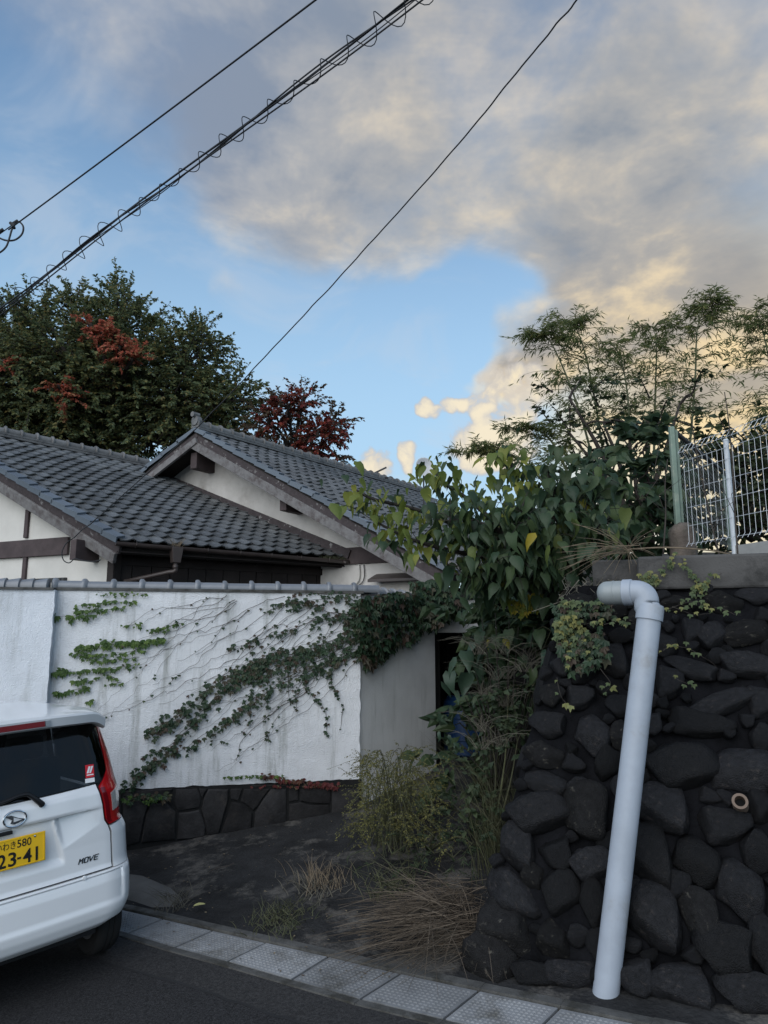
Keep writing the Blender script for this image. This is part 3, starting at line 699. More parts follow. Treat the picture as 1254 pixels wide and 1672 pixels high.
mb = MB(); ek = K + up * .20 - rd * .05; mb.tube([ek, ek + rd * .12], .10, 10); mb.tube([ek + up * .12 - rd * .06, ek + up * .12 + rd * .10], .055, 8); mb.build('ridge_end_tile', M_ridge, r2, smooth=True, auto=40)
orr = -rd
verge_run(VR + orr * .02, K + orr * .02, r2, 21, n2, orr, w=.15, drop=.06)
verge_run(LLx + orr * .02, K + orr * .02, r2, 6, n2l, orr, w=.12, drop=.06)
for (p, q, nn, dep) in ((VR, K, n2, 1.0), (LLx, K, n2l, .8)):
    vdd = (q - p).normalized(); nb2 = vdd.cross(orr).normalized(); nb2 = nb2 if nb2.z > 0 else -nb2
    mb = MB(); mb.beam(p - nb2 * .13 * dep - orr * .02, q - nb2 * .13 * dep - orr * .02, .05, .13 * dep, orr.cross(vdd)); mb.build('barge_strip', M_bark, h2, bevel=.006)
    mb = MB(); mb.beam(p - nb2 * .275 * dep + orr * .012, q - nb2 * .275 * dep + orr * .012 + vdd * -.04, .06, .165 * dep, orr.cross(vdd)); mb.build('barge_board', M_bare, h2, bevel=.006)
def under2(p, off): return (n2.dot(K) - n2.dot(Vector((p.x, p.y, 0)))) / n2.z - off
def under2l(p, off): return (n2l.dot(K) - n2l.dot(Vector((p.x, p.y, 0)))) / n2l.z - off
wr = hl(717, 930); wl = hl(225, 790) ; pk = hl(320, 760); pk = K - BN * OV
mb = MB(); cl = wl - bd * 1.4
mb.prism([V3(cl.x, cl.y, .4), V3(wr.x, wr.y, .4), V3(wr.x, wr.y, under2(wr, .10)), V3(pk.x, pk.y, under2(pk, .12)), V3(cl.x, cl.y, under2l(cl, .10))], -BN * .14); mb.build('gable_wall', M_plas, h2)
# side wall on the right, in the shade of the eave
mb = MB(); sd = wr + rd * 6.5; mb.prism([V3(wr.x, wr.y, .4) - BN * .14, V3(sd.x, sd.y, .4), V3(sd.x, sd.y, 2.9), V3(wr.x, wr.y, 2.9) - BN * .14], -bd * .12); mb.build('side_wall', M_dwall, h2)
# dark beam at the foot of the gable, purlin ends, rake trim where the low roof meets the wall
a, b = hl(556, 909, .02), hl(706, 909, .02); b.z = a.z; mb = MB(); mb.beam(a, b, .05, .30, up); mb.build('wall_beam', M_wood, h2, bevel=.008)
for px, py, hw, hh in ((316, 752, .17, .33), (462, 819, .15, .33)):
    a = hl(px, py, .52); mb = MB(); mb.beam(a - BN * .57, a, hw, hh, up); mb.build('purlin_end', M_wood, h2, bevel=.01)
a, b = hl(232, 775, .03), hl(572, 915, .03)
mb = MB(); mb.beam(a + up * .14 + BN * .02, b + up * .10 + BN * .02, .06, .17, up); mb.build('rake_trim', M_bark, h2, bevel=.006)
mb = MB(); mb.beam(a - up * .05 + BN * .06, b - up * .05 + BN * .06, .16, .03, up); mb.build('flashing', M_gutp, h2)
# small hood roof and conduits by the lower wall
a, b = hl(600, 951, .28), hl(686, 951, .28); b.z = a.z; mb = MB(); mb.prism([a, b, b - BN * .3 + up * .12, a - BN * .3 + up * .12], (0, 0, .05)); mb.build('window_hood', M_gutp, h2, bevel=.006)
for k, (x0, y0) in enumerate(((586, 922), (594, 922))):
    p = [hl(x0, y0, .03), hl(x0 + 1, 938, .03), hl(x0 - 2, 950, .03), hl(x0 - 12, 957, .03), hl(x0 - 30, 959, .03)]; mb = MB(); mb.tube(spline(p, 14), .014 if k == 0 else .009, 6); mb.build('conduit', M_plas2 if k == 0 else M_iron, h2, smooth=True)
# eave board that pokes out past the corner
a, b = hl(700, 905, .45), hl(800, 955, .45); mb = MB(); mb.beam(a, b, .05, .12); mb.build('eave_board', M_bare, h2)
# aerial and dish on the ridge
q = K + (K2 - K) * .985 + up * .2
an = thing('roof_aerial', 'thin bent metal aerial standing on the far end of the upper ridge', 'aerial', q)
base = hl(612, 783, 0); Ya = 19.0
pts = lambda l: [P(x, y, Ya) for x, y in l]
for l in ([(585, 779), (634, 780)], [(606, 780), (608, 774), (631, 763)], [(612, 781), (617, 792)], [(612, 781), (606, 793)], [(611, 776), (611, 800)]):
    mb = MB(); mb.tube(pts(l), .026, 5); mb.build('aerial_rod', M_iron, an)
for x in (603, 616, 621):
    mb = MB(); c = P(x, 779.5, Ya); mb.tube([c - V3(.04, 0, 0), c + V3(.04, 0, 0)], .035, 6); mb.build('aerial_clamp', M_iron, an)
dc = P(692, 764, 17.0); ds = thing('satellite_dish', 'small pale round dish peeking over the large-leafed shrub', 'dish', dc - up * .8)
M_dish = mat('dish_grey', (.5, .5, .5), .5, .1)
rotm = Matrix.Translation(dc) @ Matrix.Rotation(R(80), 4, 'X') @ Matrix.Rotation(R(20), 4, 'Y')
mb = MB(); prof = [(.0, .0)] + [(.24 * i / 8, .07 * (i / 8) ** 2) for i in range(1, 9)] + [(.245, .075), (.24, .078)] + [(.24 * i / 8, .07 * (i / 8) ** 2 + .012) for i in range(7, -1, -1)]
mb.lathe(prof, 24, rotm); mb.build('reflector', M_dish, ds, smooth=True)
mb = MB(); mb.tube([dc + V3(0, .05, 0), dc + V3(0, .12, -.1), dc + V3(0, .12, -1.0)], .02, 6); mb.build('mast', M_iron, ds)
# ------------------------------------------------------------------ dry-stone retaining wall on the right
def proj(p):
    q = p - Vector((0, 0, CAMH)); fw = q.y * math.cos(PITCH) + q.z * math.sin(PITCH); u = -q.y * math.sin(PITCH) + q.z * math.cos(PITCH)
    return 627 + FPX * q.x / fw, 836 - FPX * u / fw
M_rock = mat('wall_boulder', (.0065, .0066, .0076), .62, .7, 6, .008, 24, col2=(.026, .0225, .021), thr=(.55, .72), spec=.2, obj_rand=.7, detail=10)  # wall's shade put into the dark base colour of boulders and mortar
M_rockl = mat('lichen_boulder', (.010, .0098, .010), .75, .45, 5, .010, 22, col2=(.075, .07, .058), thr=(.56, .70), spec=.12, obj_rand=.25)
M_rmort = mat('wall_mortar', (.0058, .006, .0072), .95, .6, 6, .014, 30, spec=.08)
M_conc = mat('cap_concrete', (.072, .069, .066), .92, .35, 4, .004, 60, col2=(.028, .027, .026), thr=(.48, .68))
M_bank = mat('bank_soil', (.022, .019, .014), .95, .5, 5, .02, 20)
b0 = G(762, 1594); b1 = G(1254, 1664); tp0 = P(925, 957, 5.15); tp1 = P(1254, 945, 4.75)
def S(u, v, off=0.0):
    p = (b0 + (b1 - b0) * u).lerp(tp0 + (tp1 - tp0) * u, v)
    return p + SNv * off if off else p
SNv = (b1 - b0).cross(tp0 - b0).normalized(); SNv = SNv if SNv.y < 0 else -SNv
def Suv(px, py):
    u, v = (px - 760) / 500, (1620 - py) / 680
    for _ in range(12):
        x, y = proj(S(u, v)); x1, y1 = proj(S(u + 1e-4, v)); x2, y2 = proj(S(u, v + 1e-4))
        a, b, c, d = (x1 - x) / 1e-4, (x2 - x) / 1e-4, (y1 - y) / 1e-4, (y2 - y) / 1e-4; D_ = a * d - b * c; ex_, ey_ = px - x, py - y
        u += (d * ex_ - b * ey_) / D_; v += (-c * ex_ + a * ey_) / D_
    return u, v
rw = thing('stone_retaining_wall', 'dark rounded-boulder retaining wall leaning back on the right, concrete kerb on top', 'wall', b0)
UM = 2.1
vs = []; fs = []; NU, NV = 60, 30
for j in range(NV + 1):
    for i in range(NU + 1):
        u, v = UM * i / NU, -.06 + 1.06 * j / NV; p = S(u, v); vs.append(p + SNv * (-.035 + .05 * mnoise.noise(p * 2.5) + .03 * mnoise.noise(p * 7)))
for j in range(NV):
    for i in range(NU): a = j * (NU + 1) + i; fs.append((a, a + 1, a + NU + 2, a + NU + 1))
mb = MB(); mb.add(vs, fs)
bkd = Vector((.30, .95, 0)).normalized()        # the wall turns back beside the passage
bk0 = len(mb.v)
for j in range(NV + 1):
    for i in range(1, 13):
        p = Vector(vs[j * (NU + 1)]) + bkd * (4.5 * i / 12); mb.v.append(tuple(p + Vector((-1, .3, 0)) * .05 * mnoise.noise(p * 2)))
for j in range(NV):
    for i in range(12):
        ga_ = (j * (NU + 1)) if i == 0 else bk0 + j * 12 + i - 1; gb_ = ((j + 1) * (NU + 1)) if i == 0 else bk0 + (j + 1) * 12 + i - 1
        mb.f.append((bk0 + j * 12 + i, ga_, gb_, bk0 + (j + 1) * 12 + i)); mb.m.append(0)
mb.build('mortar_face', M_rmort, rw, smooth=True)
STN = [(945, 983, 28, 13, 0), (1182, 984, 31, 20, 20), (1235, 973, 26, 15, 5), (1162, 1036, 19, 23, 0), (1219, 1032, 36, 17, -15), (1006, 1081, 23, 29, 0), (1012, 1038, 22, 12, 0), (1221, 1085, 36, 23, 15),
 (1134, 1093, 40, 17, 20), (1091, 1116, 20, 26, 0), (902, 1136, 20, 18, 0), (898, 1183, 30, 24, 0), (965, 1195, 26, 32, 0), (1012, 1152, 20, 20, 0), (1178, 1148, 46, 19, -15), (1138, 1182, 46, 21, 15), (1241, 1148, 19, 24, 0),
 (890, 1231, 34, 22, 20), (992, 1246, 17, 30, 25), (1115, 1250, 47, 40, 0), (1203, 1256, 43, 35, -25), (884, 1276, 34, 20, 0), (945, 1285, 24, 15, 0), (1016, 1200, 19, 20, 0), (879, 1325, 44, 34, 0), (961, 1323, 36, 42, -20),
 (1088, 1323, 39, 36, 0), (1182, 1350, 34, 26, 0), (849, 1385, 27, 37, 0), (908, 1393, 25, 24, 0), (967, 1409, 31, 27, 0), (1068, 1405, 31, 46, 0), (1133, 1400, 30, 33, 0), (1203, 1446, 29, 40, 0), (838, 1456, 45, 27, 35), (969, 1472, 17, 38, -15),
 (916, 1455, 25, 36, 0), (1076, 1502, 37, 45, 0), (1150, 1500, 23, 40, -25), (822, 1516, 38, 40, 0), (904, 1536, 23, 25, 0), (937, 1592, 36, 22, 0), (801, 1563, 42, 30, 25), (1121, 1618, 42, 28, 0), (1035, 1592, 28, 24, 0), (1190, 1552, 40, 40, 0),
 (1246, 1535, 20, 42, 0), (870, 1590, 30, 20, 10), (1236, 1390, 22, 30, 0), (1040, 1460, 15, 25, 0), (1225, 1620, 38, 30, 0), (985, 1545, 22, 26, 0), (940, 1040, 30, 18, 10), (948, 1095, 24, 22, 0), (925, 1020, 24, 14, 0), (1075, 1050, 24, 20, 0), (1060, 1180, 20, 18, 0), (945, 1140, 22, 20, 0),
 (1245, 1205, 18, 22, 0), (1020, 1290, 18, 26, 0), (1028, 1350, 16, 24, 0), (1240, 1310, 18, 24, 0), (1130, 1030, 16, 20, 0), (1000, 995, 26, 16, 0), (1110, 985, 28, 14, 0), (1050, 1010, 24, 18, 0), (915, 1085, 16, 20, 0), (870, 1430, 18, 16, 0), (1105, 1445, 18, 20, 0)]
ICO = None
def ico(sub):
    bm = bmesh.new(); bmesh.ops.create_icosphere(bm, subdivisions=sub, radius=1); v = [x.co.copy() for x in bm.verts]; f = [tuple(q.index for q in p.verts) for p in bm.faces]; bm.free(); return v, f
IV, IF = ico(3)
rs = random.Random(11)
def rock_mesh(name, m):
    sd = Vector((rs.uniform(0, 99), rs.uniform(0, 99), rs.uniform(0, 99))); cuts = [(Vector((rs.gauss(0, 1), rs.gauss(0, 1), rs.gauss(0, .8))).normalized(), rs.uniform(.58, .84)) for _ in range(12)]
    cuts.append((Vector((rs.uniform(-.2, .2), rs.uniform(-.2, .2), 1)).normalized(), rs.uniform(.6, .8)))
    vs = []
    for c in IV:
        p = c.copy()
        p = Vector((math.copysign(abs(p.x) ** .8, p.x), math.copysign(abs(p.y) ** .8, p.y), p.z))
        for n, d in cuts:
            k = p.dot(n) - d
            if k > 0: p = p - n * k * .95
        p = p * (1 + .13 * mnoise.noise(c * 1.4 + sd) + .05 * mnoise.noise(c * 4 + sd)); vs.append(p)
    mb = MB(); mb.add(vs, IF); return mb.mesh(name, m, True)
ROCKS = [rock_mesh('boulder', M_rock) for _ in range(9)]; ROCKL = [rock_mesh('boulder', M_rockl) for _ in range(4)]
placed = []
su = (tp0 - b0).normalized(); sx = (b1 - b0).normalized(); sy = SNv.cross(sx); sy = sy if sy.z > 0 else -sy
def rock(p, rx, ry, ang, me, n=None, rz=None):
    n = n or SNv; x = sx - n * sx.dot(n); x.normalize(); y = n.cross(x); y = y if y.z > 0 else -y
    ca, sa = math.cos(R(ang)), math.sin(R(ang)); X = x * ca - y * sa; Y_ = y * ca + x * sa
    rz = rz or .62 * min(rx, ry) + .025; m = Matrix((X * rx, Y_ * ry, n * rz)).transposed().to_4x4(); m.translation = p - n * rz * .22
    o = link('boulder', me, rw); o.matrix_basis = m; return o
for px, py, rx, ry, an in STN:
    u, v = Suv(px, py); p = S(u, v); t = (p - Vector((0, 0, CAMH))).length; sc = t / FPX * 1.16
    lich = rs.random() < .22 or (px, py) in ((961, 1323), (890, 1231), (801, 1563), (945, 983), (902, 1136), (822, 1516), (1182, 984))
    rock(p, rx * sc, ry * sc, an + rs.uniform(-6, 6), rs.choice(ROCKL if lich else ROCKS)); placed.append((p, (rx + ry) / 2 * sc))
tries = 0
while tries < 9000:
    tries += 1; u, v = rs.uniform(0.0, 1.75), rs.uniform(.0, .97); p = S(u, v); rad = rs.uniform(.06, .17) * (1 - .55 * tries / 9000)
    if all((p - q).length > (rad + r) * .74 for q, r in placed):
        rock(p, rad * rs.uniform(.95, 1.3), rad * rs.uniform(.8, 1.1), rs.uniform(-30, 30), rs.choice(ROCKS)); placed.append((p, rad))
# boulders on the side that turns back along the passage
nside = Vector((-.9, .30, .25)).normalized()
for k in range(60):
    v = rs.uniform(.0, .98); s = rs.uniform(.05, 3.2); p = S(0, v) + bkd * s; rad = rs.uniform(.10, .2)
    if all((p - q).length > (rad + r) * .8 for q, r in placed):
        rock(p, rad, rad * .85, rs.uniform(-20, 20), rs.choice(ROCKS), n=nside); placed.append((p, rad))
# drain pipe stub in the wall
u, v = Suv(1209, 1315); p = S(u, v) + SNv * .06; m = Matrix.Translation(p) @ SNv.to_track_quat('Z', 'Y').to_matrix().to_4x4()
M_clay = mat('clay_pipe', (.15, .11, .085), .8, .2); mb = MB(); mb.lathe([(.028, -.08), (.028, .05), (.042, .05), (.042, -.12)], 20, m); mb.build('weep_pipe', M_clay, rw, smooth=True, auto=40)
mb = MB(); mb.lathe([(.0, -.03), (.0285, -.03)], 20, m); mb.build('weep_hole', M_tar, rw)
# concrete kerb blocks along the top
top_y = Vector((tp1.x - tp0.x, tp1.y - tp0.y, 0)).normalized(); tb_ = Vector((-top_y.y, top_y.x, 0))
def kerb(a, b, zlo, zhi, depth, name, bev_):
    mb = MB(); a = V3(a.x, a.y, zlo); b = V3(b.x, b.y, zlo); mb.prism([a, b, b + tb_ * depth, a + tb_ * depth], (0, 0, zhi - zlo)); return mb.build(name, M_conc, rw, bevel=bev_)
ka, kb = P(1043, 949, 4.98), P(1254, 946, 4.72); kt = P(1043, 909, 4.98).z
kb = ka + (kb - ka) * 2.2
kk = kerb(ka, kb, ka.z - .06, kt, .30, 'kerb_block', .018)
kc, kd = P(968, 950, 5.35), P(1046, 950, 5.27); kerb(kc, kd, kc.z - .1, P(968, 915, 5.35).z, .22, 'kerb_block', .012)
p = P(1180, 931, 4.80); p = onplane(1180, 931, V3(ka.x, ka.y, 0) - tb_ * .002, tb_); m = Matrix.Translation(p) @ (-tb_).to_track_quat('Z', 'Y').to_matrix().to_4x4()
mb = MB(); mb.lathe([(.0, .001), (.026, .001)], 18, m); mb.build('kerb_hole', M_tar, rw); mb = MB(); mb.lathe([(.026, -.01), (.026, .005), (.034, .006), (.036, -.01)], 18, m); mb.build('kerb_sleeve', M_rim, rw, smooth=True)
# mossy lip: soil and roots along the wall head, left of the kerb
vs = []; fs = []; NU2, NW2 = 44, 26
for j in range(NW2 + 1):
    for i in range(NU2 + 1):
        w = 14.0 * (j / NW2) ** 1.8; q = tp0 + (tp1 - tp0) * (-.02 + 5.2 * (i / NU2) ** 1.4)
        p = V3(q.x, q.y, tp0.z) + Vector((.18, .98, 0)) * w
        z = tp0.z - .03 + .10 * min(1, w / 1.5) + .80 * max(0, (w - 2.5) / 6) + .05 * mnoise.noise(p * 1.7) + .02 * mnoise.noise(p * 6); vs.append((p.x, p.y, z))
for j in range(NW2):
    for i in range(NU2): a = j * (NU2 + 1) + i; fs.append((a, a + 1, a + NU2 + 2, a + NU2 + 1))
mb = MB(); mb.add(vs, fs); struct(mb.build('upper_bank', M_bank, smooth=True))

# ------------------------------------------------------------------ white drain pipe with elbow
M_pvc = mat('white_pvc', (.31, .345, .395), .45, .12, 5, spec=.4, col2=(.24, .245, .245), thr=(.54, .74))
M_pvcg = mat('grey_pvc', (.24, .265, .27), .4, .06, 4, spec=.5)
pb = Vector((0, 0, CAMH)) + pix_dir(988, 1632) * 3.80; pt = Vector((0, 0, CAMH)) + pix_dir(1061, 1000) * 4.20; pc_ = Vector((0, 0, CAMH)) + pix_dir(1058, 966) * 4.24; pl = Vector((0, 0, CAMH)) + pix_dir(1004, 968) * 4.34
pp = thing('drain_pipe', 'thick white plastic drain pipe with elbow leaning on the stone wall', 'pipe', pb)
ax = (pt - pb).normalized(); rP = .068
mb = MB(); mb.tube([pb, pb.lerp(pt, .5), pt + ax * .01], [rP] * 3, 32, cap=False); o = mb.build('pipe_shaft', M_pvc, pp, smooth=True)
mb = MB(); mb.tube([pt, pb + ax * .004], [rP - .006] * 2, 32, cap=False); mb.build('pipe_bore', M_pvc, pp, smooth=True)
mrot = Matrix.Translation(pb) @ ax.to_track_quat('Z', 'Y').to_matrix().to_4x4(); mb = MB(); mb.lathe([(rP - .006, .0005), (rP, .0005)], 32, mrot); mb.build('pipe_rim', M_pvc, pp)
lx = (pl - pc_).normalized()
bend = []
rb = .085; c0 = pc_ - ax * rb; c1 = pc_ + lx * rb
for i in range(13):
    t = i / 12; bend.append((c0.lerp(pc_, t)).lerp(pc_.lerp(c1, t), t))
mb = MB(); mb.tube([pt + ax * .005] + bend + [c1 + lx * .02], rP + .003, 32, cap=False); mb.build('elbow', M_pvc, pp, smooth=True)
mb = MB(); mb.tube([pt - ax * .045, pt - ax * .044, pt + ax * .03, pt + ax * .045], [rP, rP + .009, rP + .009, rP + .003], 32, cap=False); mb.build('sleeve', M_pvc, pp, smooth=True, auto=40)
mb = MB(); mb.tube([c1, c1 + lx * .006, c1 + lx * .055, c1 + lx * .06], [rP + .003, rP + .010, rP + .010, rP], 32, cap=False); mb.build('sleeve', M_pvc, pp, smooth=True, auto=40)
e0 = c1 + lx * .052; prof = [(rP + .0035, 0), (rP + .0035, .055), (rP + .006, .056), (rP + .006, .062), (rP + .003, .063), (rP + .003, .10)] + [((rP + .003) * math.cos(a), .10 + .062 * math.sin(a)) for a in [math.pi / 2 * i / 8 for i in range(1, 9)]]
mb = MB(); mb.lathe(prof, 32, Matrix.Translation(e0) @ lx.to_track_quat('Z', 'Y').to_matrix().to_4x4()); mb.build('end_cap', M_pvcg, pp, smooth=True, auto=35)

# ------------------------------------------------------------------ fences on the bank
M_wire = mat('white_wire', (.52, .55, .58), .45, .12, 6, spec=.5)
M_green = mat('green_post', (.17, .225, .18), .6, .2, 6, .001, 50, col2=(.28, .30, .24), thr=(.5, .7))
M_gwire = mat('galvanised_wire', (.16, .18, .18), .5, .2, 6)
M_foot = mat('footing', (.30, .30, .29), .9, .2)
f0, f1 = P(1126, 893, 5.75), P(1254, 880, 5.0); f1.z = f0.z; fdir = (f1 - f0); fl = fdir.length; fdir.normalize(); f1 = f0 + fdir * (fl * 1.35); fl *= 1.35
fh = P(1126, 728, 5.75).z - f0.z; fno = Vector((fdir.y, -fdir.x, 0)); fno = fno if fno.x < 0 else -fno
wf = thing('wire_mesh_fence', 'white welded wire mesh fence on top of the retaining wall', 'fence', f0)
mb = MB(); n = int(fl / .052)
for i in range(n + 1):
    p = f0 + fdir * (fl * i / n); mb.tube([p + up * .0 + fno * .03, p + up * .04 + fno * .0, p + up * (fh - .13), p + up * (fh - .065) + fno * .05, p + up * fh], .0020, 4)
mb.build('upright_wires', M_wire, wf)
mb = MB()
for z, off in ((.02, .02), (.17, 0), (.32, 0), (.47, 0), (.62, 0), (fh - .13, 0), (fh - .065, .05), (fh - .002, .0)):
    mb.tube([f0 + up * z + fno * (off - .004), f1 + up * z + fno * (off - .004)], .0022, 4)
mb.build('cross_wires', M_wire, wf)
for s in (.56, 1.30):
    p = f0 + fdir * (fl / 1.35 * s) - fno * .03; mb = MB(); mb.tube([p - up * .15, p + up * (fh - .07)], .020, 10); mb.tube([p + up * (fh - .07), p + up * (fh - .055)], [.023, .016], 10); mb.build('fence_post', M_wire, wf, smooth=True, auto=40)
mb = MB(); a = f0 + fdir * .42 - fno * .08 - up * .13; b = f1 - fno * .08 - up * .13; mb.beam(a, b, .12, .18); mb.build('footing', M_foot, wf)
g0t, g0b = P(1096, 697, 5.95), P(1107, 858, 5.95); g0b = V3(g0t.x, g0t.y, g0b.z)
gf = thing('chain_link_fence', 'green post and chain link fence running back behind the wire fence', 'fence', g0b)
mb = MB(); mb.beam(g0b - up * .12, g0t, .044, .044, (1, 0, 0)); mb.build('fence_post', M_green, gf, bevel=.008)
mb = MB(); mb.beam(g0b + V3(.05, .03, 0), g0t + V3(.05, .03, -.02), .022, .022, (1, 0, 0)); mb.build('tension_bar', M_green, gf)
ge = P(1185, 768, 7.75); gdir = V3(ge.x - g0t.x, ge.y - g0t.y, 0); gl_ = gdir.length; gdir.normalize(); gh = g0t.z - g0b.z
mb = MB(); mb.tube([g0t - up * .02, g0t + gdir * (gl_ * 1.6) - up * .02], .022, 8); mb.build('top_rail', M_iron, gf, smooth=True)
mb = MB(); dm = .055; n = int(gl_ / dm); nv = int(gh / dm)
for i in range(n):
    for sgn in (1,):
        pts = []
        for j in range(nv + 1):
            x = dm * (i + .5 + (.5 if j % 2 else -.5) * .98); pts.append(g0b + gdir * (x + .05) + up * (j * dm) + Vector((gdir.y, -gdir.x, 0)) * (.004 if (j) % 2 else -.004))
        mb.tube(pts, .0014, 3, cap=False)
mb.build('chain_mesh', M_gwire, gf)
gpst = g0t + gdir * gl_; mb = MB(); mb.beam(V3(gpst.x, gpst.y, g0b.z), gpst, .06, .06, (1, 0, 0)); mb.build('fence_post', M_green, gf)
# crumbling concrete stub under the green post
sb = thing('concrete_stub', 'short crumbling mossy concrete stub at the foot of the green post', 'post', g0b - up * .35)
vs = []; fs = []; ns = 14; hs = [(-.40, .105), (-.2, .10), (-.06, .098), (-.02, .085), (.01, .055), (.02, .0)]
for z, r in hs:
    for i in range(ns):
        a = 2 * math.pi * i / ns; k = r * (1 + .12 * mnoise.noise(Vector((math.cos(a) * 2, math.sin(a) * 2, z * 6)))) * (1 / max(abs(math.cos(a)), abs(math.sin(a)))) ** .6
        vs.append(g0b + V3(.03 + k * math.cos(a), k * math.sin(a), z + .02 * mnoise.noise(Vector((math.cos(a) * 3, math.sin(a) * 3, z)))))
for j in range(len(hs) - 1):
    for i in range(ns): fs.append((j * ns + i, j * ns + (i + 1) % ns, (j + 1) * ns + (i + 1) % ns, (j + 1) * ns + i))
mb = MB(); mb.add(vs, fs); M_stub = mat('stub_concrete', (.11, .09, .075), .95, .4, 8, .012, 30, col2=(.05, .05, .035), thr=(.5, .65)); mb.build('stub_body', M_stub, sb, smooth=True)

# ------------------------------------------------------------------ overhead wires
M_cable = mat('black_cable', (.012, .014, .018), .55, .1)
def sag(a, b, s, n): return [a.lerp(b, i / n) - up * (4 * s * (i / n) * (1 - i / n)) for i in range(n + 1)]
l1a, l1b = P(560, -34, 8.0), P(14, 375, 12.5)
c1_ = thing('power_cable', 'single black overhead cable ending in a hanging loop at the left edge', 'cable', l1b)
mb = MB(); mb.tube(sag(l1a, l1b, .02, 16), .014, 6); mb.build('cable_span', M_cable, c1_, smooth=True)
YL = 12.5; pts = [P(x, y, YL) for x, y in ((24, 366), (31, 362), (38, 370), (36, 382), (26, 391), (14, 393), (2, 390), (-10, 382), (-22, 370))]
mb = MB(); mb.tube(spline(pts, 30), .017, 6); mb.build('loop', M_cable, c1_, smooth=True)
pts = [P(x, y, YL - .05) for x, y in ((24, 364), (19, 376), (15, 390), (10, 403), (0, 412), (-12, 415), (-25, 410))]
mb = MB(); mb.tube(spline(pts, 24), .017, 6); mb.build('loop', M_cable, c1_, smooth=True)
mb = MB(); mb.tube([P(26, 363, YL), P(-60, 425, YL + .8), P(-520, 745, YL + 6)], .011, 6); mb.build('tail', M_cable, c1_, smooth=True)
for x, y, a in ((25, 363, 0), (19, 366, 1), (22, 369, 2), (1, 377, 0)):
    mb = MB(); c = P(x, y, YL - .03); dd = Vector((.05, 0, .035)) if a == 0 else (Vector((.03, 0, -.03)) if a == 1 else Vector((-.02, 0, .05))); mb.tube([c - dd, c + dd], .03, 7); mb.build('clamp', M_cable, c1_)
l2a, l2b = P(735, -50, 7.0), P(-40, 530, 12.0); l2b = l2a + (l2b - l2a) * 1.4
c2_ = thing('cable_bundle', 'bundle of black overhead cables wrapped with a loose spiral wire', 'cable', l2b)
d2 = (l2b - l2a).normalized(); sx2 = d2.cross(up).normalized(); sz2 = sx2.cross(d2); NB = 126; core = sag(l2a, l2b, .05, NB)
rb_ = random.Random(5)
for k, (rad, amp, ph, fr, dz) in enumerate(((.017, .03, 0, 2.2, .02), (.013, .045, 2.0, 3.1, .0), (.010, .035, 4.2, 2.7, .01), (.013, .04, 1.0, 1.7, -.085), (.008, .05, 5.0, 3.7, -.04))):
    pts = [core[i] + sx2 * amp * math.sin(ph + fr * 2 * math.pi * i / NB) * .6 + sz2 * (dz + amp * .55 * math.cos(ph * 1.7 + fr * 2 * math.pi * i / NB)) for i in range(NB + 1)]
    mb = MB(); mb.tube(pts, rad * .85, 5); mb.build('cable_strand', M_cable, c2_, smooth=True)
pts = []; turns = 32; ns_ = turns * 14
for i in range(ns_ + 1):
    t = i / ns_; kk_ = t * NB; q = int(min(kk_, NB - 1)); c = core[q].lerp(core[q + 1], kk_ - q); a = 2 * math.pi * turns * t + .7 * math.sin(7 * t) + .5 * math.sin(19 * t)
    r_ = .105 * (1 + .25 * math.sin(31 * t) + .2 * math.sin(13 * t + 1)); pts.append(c + sx2 * r_ * math.cos(a) + sz2 * (r_ * math.sin(a) * 1.0 - .02) + d2 * .07 * math.sin(a + .6))
mb = MB(); mb.tube(pts, .0065, 5); mb.build('spiral_wire', M_cable, c2_, smooth=True)
pts = [P(960, -22, 5.6), P(942, 0, 5.7), P(862, 96, 6.3), P(740, 245, 7.3), P(620, 380, 8.3), P(510, 500, 9.1), P(430, 585, 9.7), P(330, 690, 10.1), P(235, 777, 10.25), P(165, 840, 10.2), P(112, 884, 10.15)]
c3_ = thing('service_wire', 'thin black drop wire sagging across the sky down to the low house', 'cable', pts[-1])
sp_ = spline(pts, 120); sp_ = [p + V3(.006 * mnoise.noise(V3(i * .37, 0, 0)), 0, .02 * mnoise.noise(V3(i * .31, 4, 0))) for i, p in enumerate(sp_)]
mb = MB(); mb.tube(sp_, .0085, 5); mb.build('wire_span', M_cable, c3_, smooth=True)
pts = [P(x, y, 10.12) for x, y in ((114, 882), (106, 890), (101, 903), (104, 915), (113, 919), (122, 912), (130, 914), (150, 917), (165, 914))]
mb = MB(); mb.tube(spline(pts, 40), .008, 5); mb.build('wire_tail', M_cable, c3_, smooth=True)
# ------------------------------------------------------------------ parked kei wagon, seen from behind
CY, CX0, CY0 = R(44.2), -2.05, 4.39
_f0 = Vector((-math.sin(CY), math.cos(CY), 0)); _r0 = Vector((math.cos(CY), math.sin(CY), 0))
_fw = Vector((_f0.x, _f0.y, GX * _f0.x)).normalized(); _rt = Vector((_r0.x, _r0.y, GX * _r0.x + .012)).normalized()
_up = _rt.cross(_fw).normalized(); _rt = _fw.cross(_up).normalized()
CO = Vector((CX0, CY0, road_z(CX0, CY0) - .010))
CM = Matrix((_rt, _fw, _up)).transposed().to_4x4(); CM.translation = CO
CMI = CM.inverted()
def cl(u, v, z): return CM @ Vector((u, v, z))
def cpix(px, py, v):                       # pixel -> (u, z) on the car's plane at depth v
    o = CMI @ Vector((0, 0, CAMH)); d = CMI.to_3x3() @ pix_dir(px, py); t = (v - o.y) / d.y; p = o + d * t; return p.x, p.z
def ip(x, tab):
    if x <= tab[0][0]: return tab[0][1]
    for (a, b), (c, d) in zip(tab, tab[1:]):
        if x <= c: t = (x - a) / (c - a); return b + (d - b) * t
    return tab[-1][1]
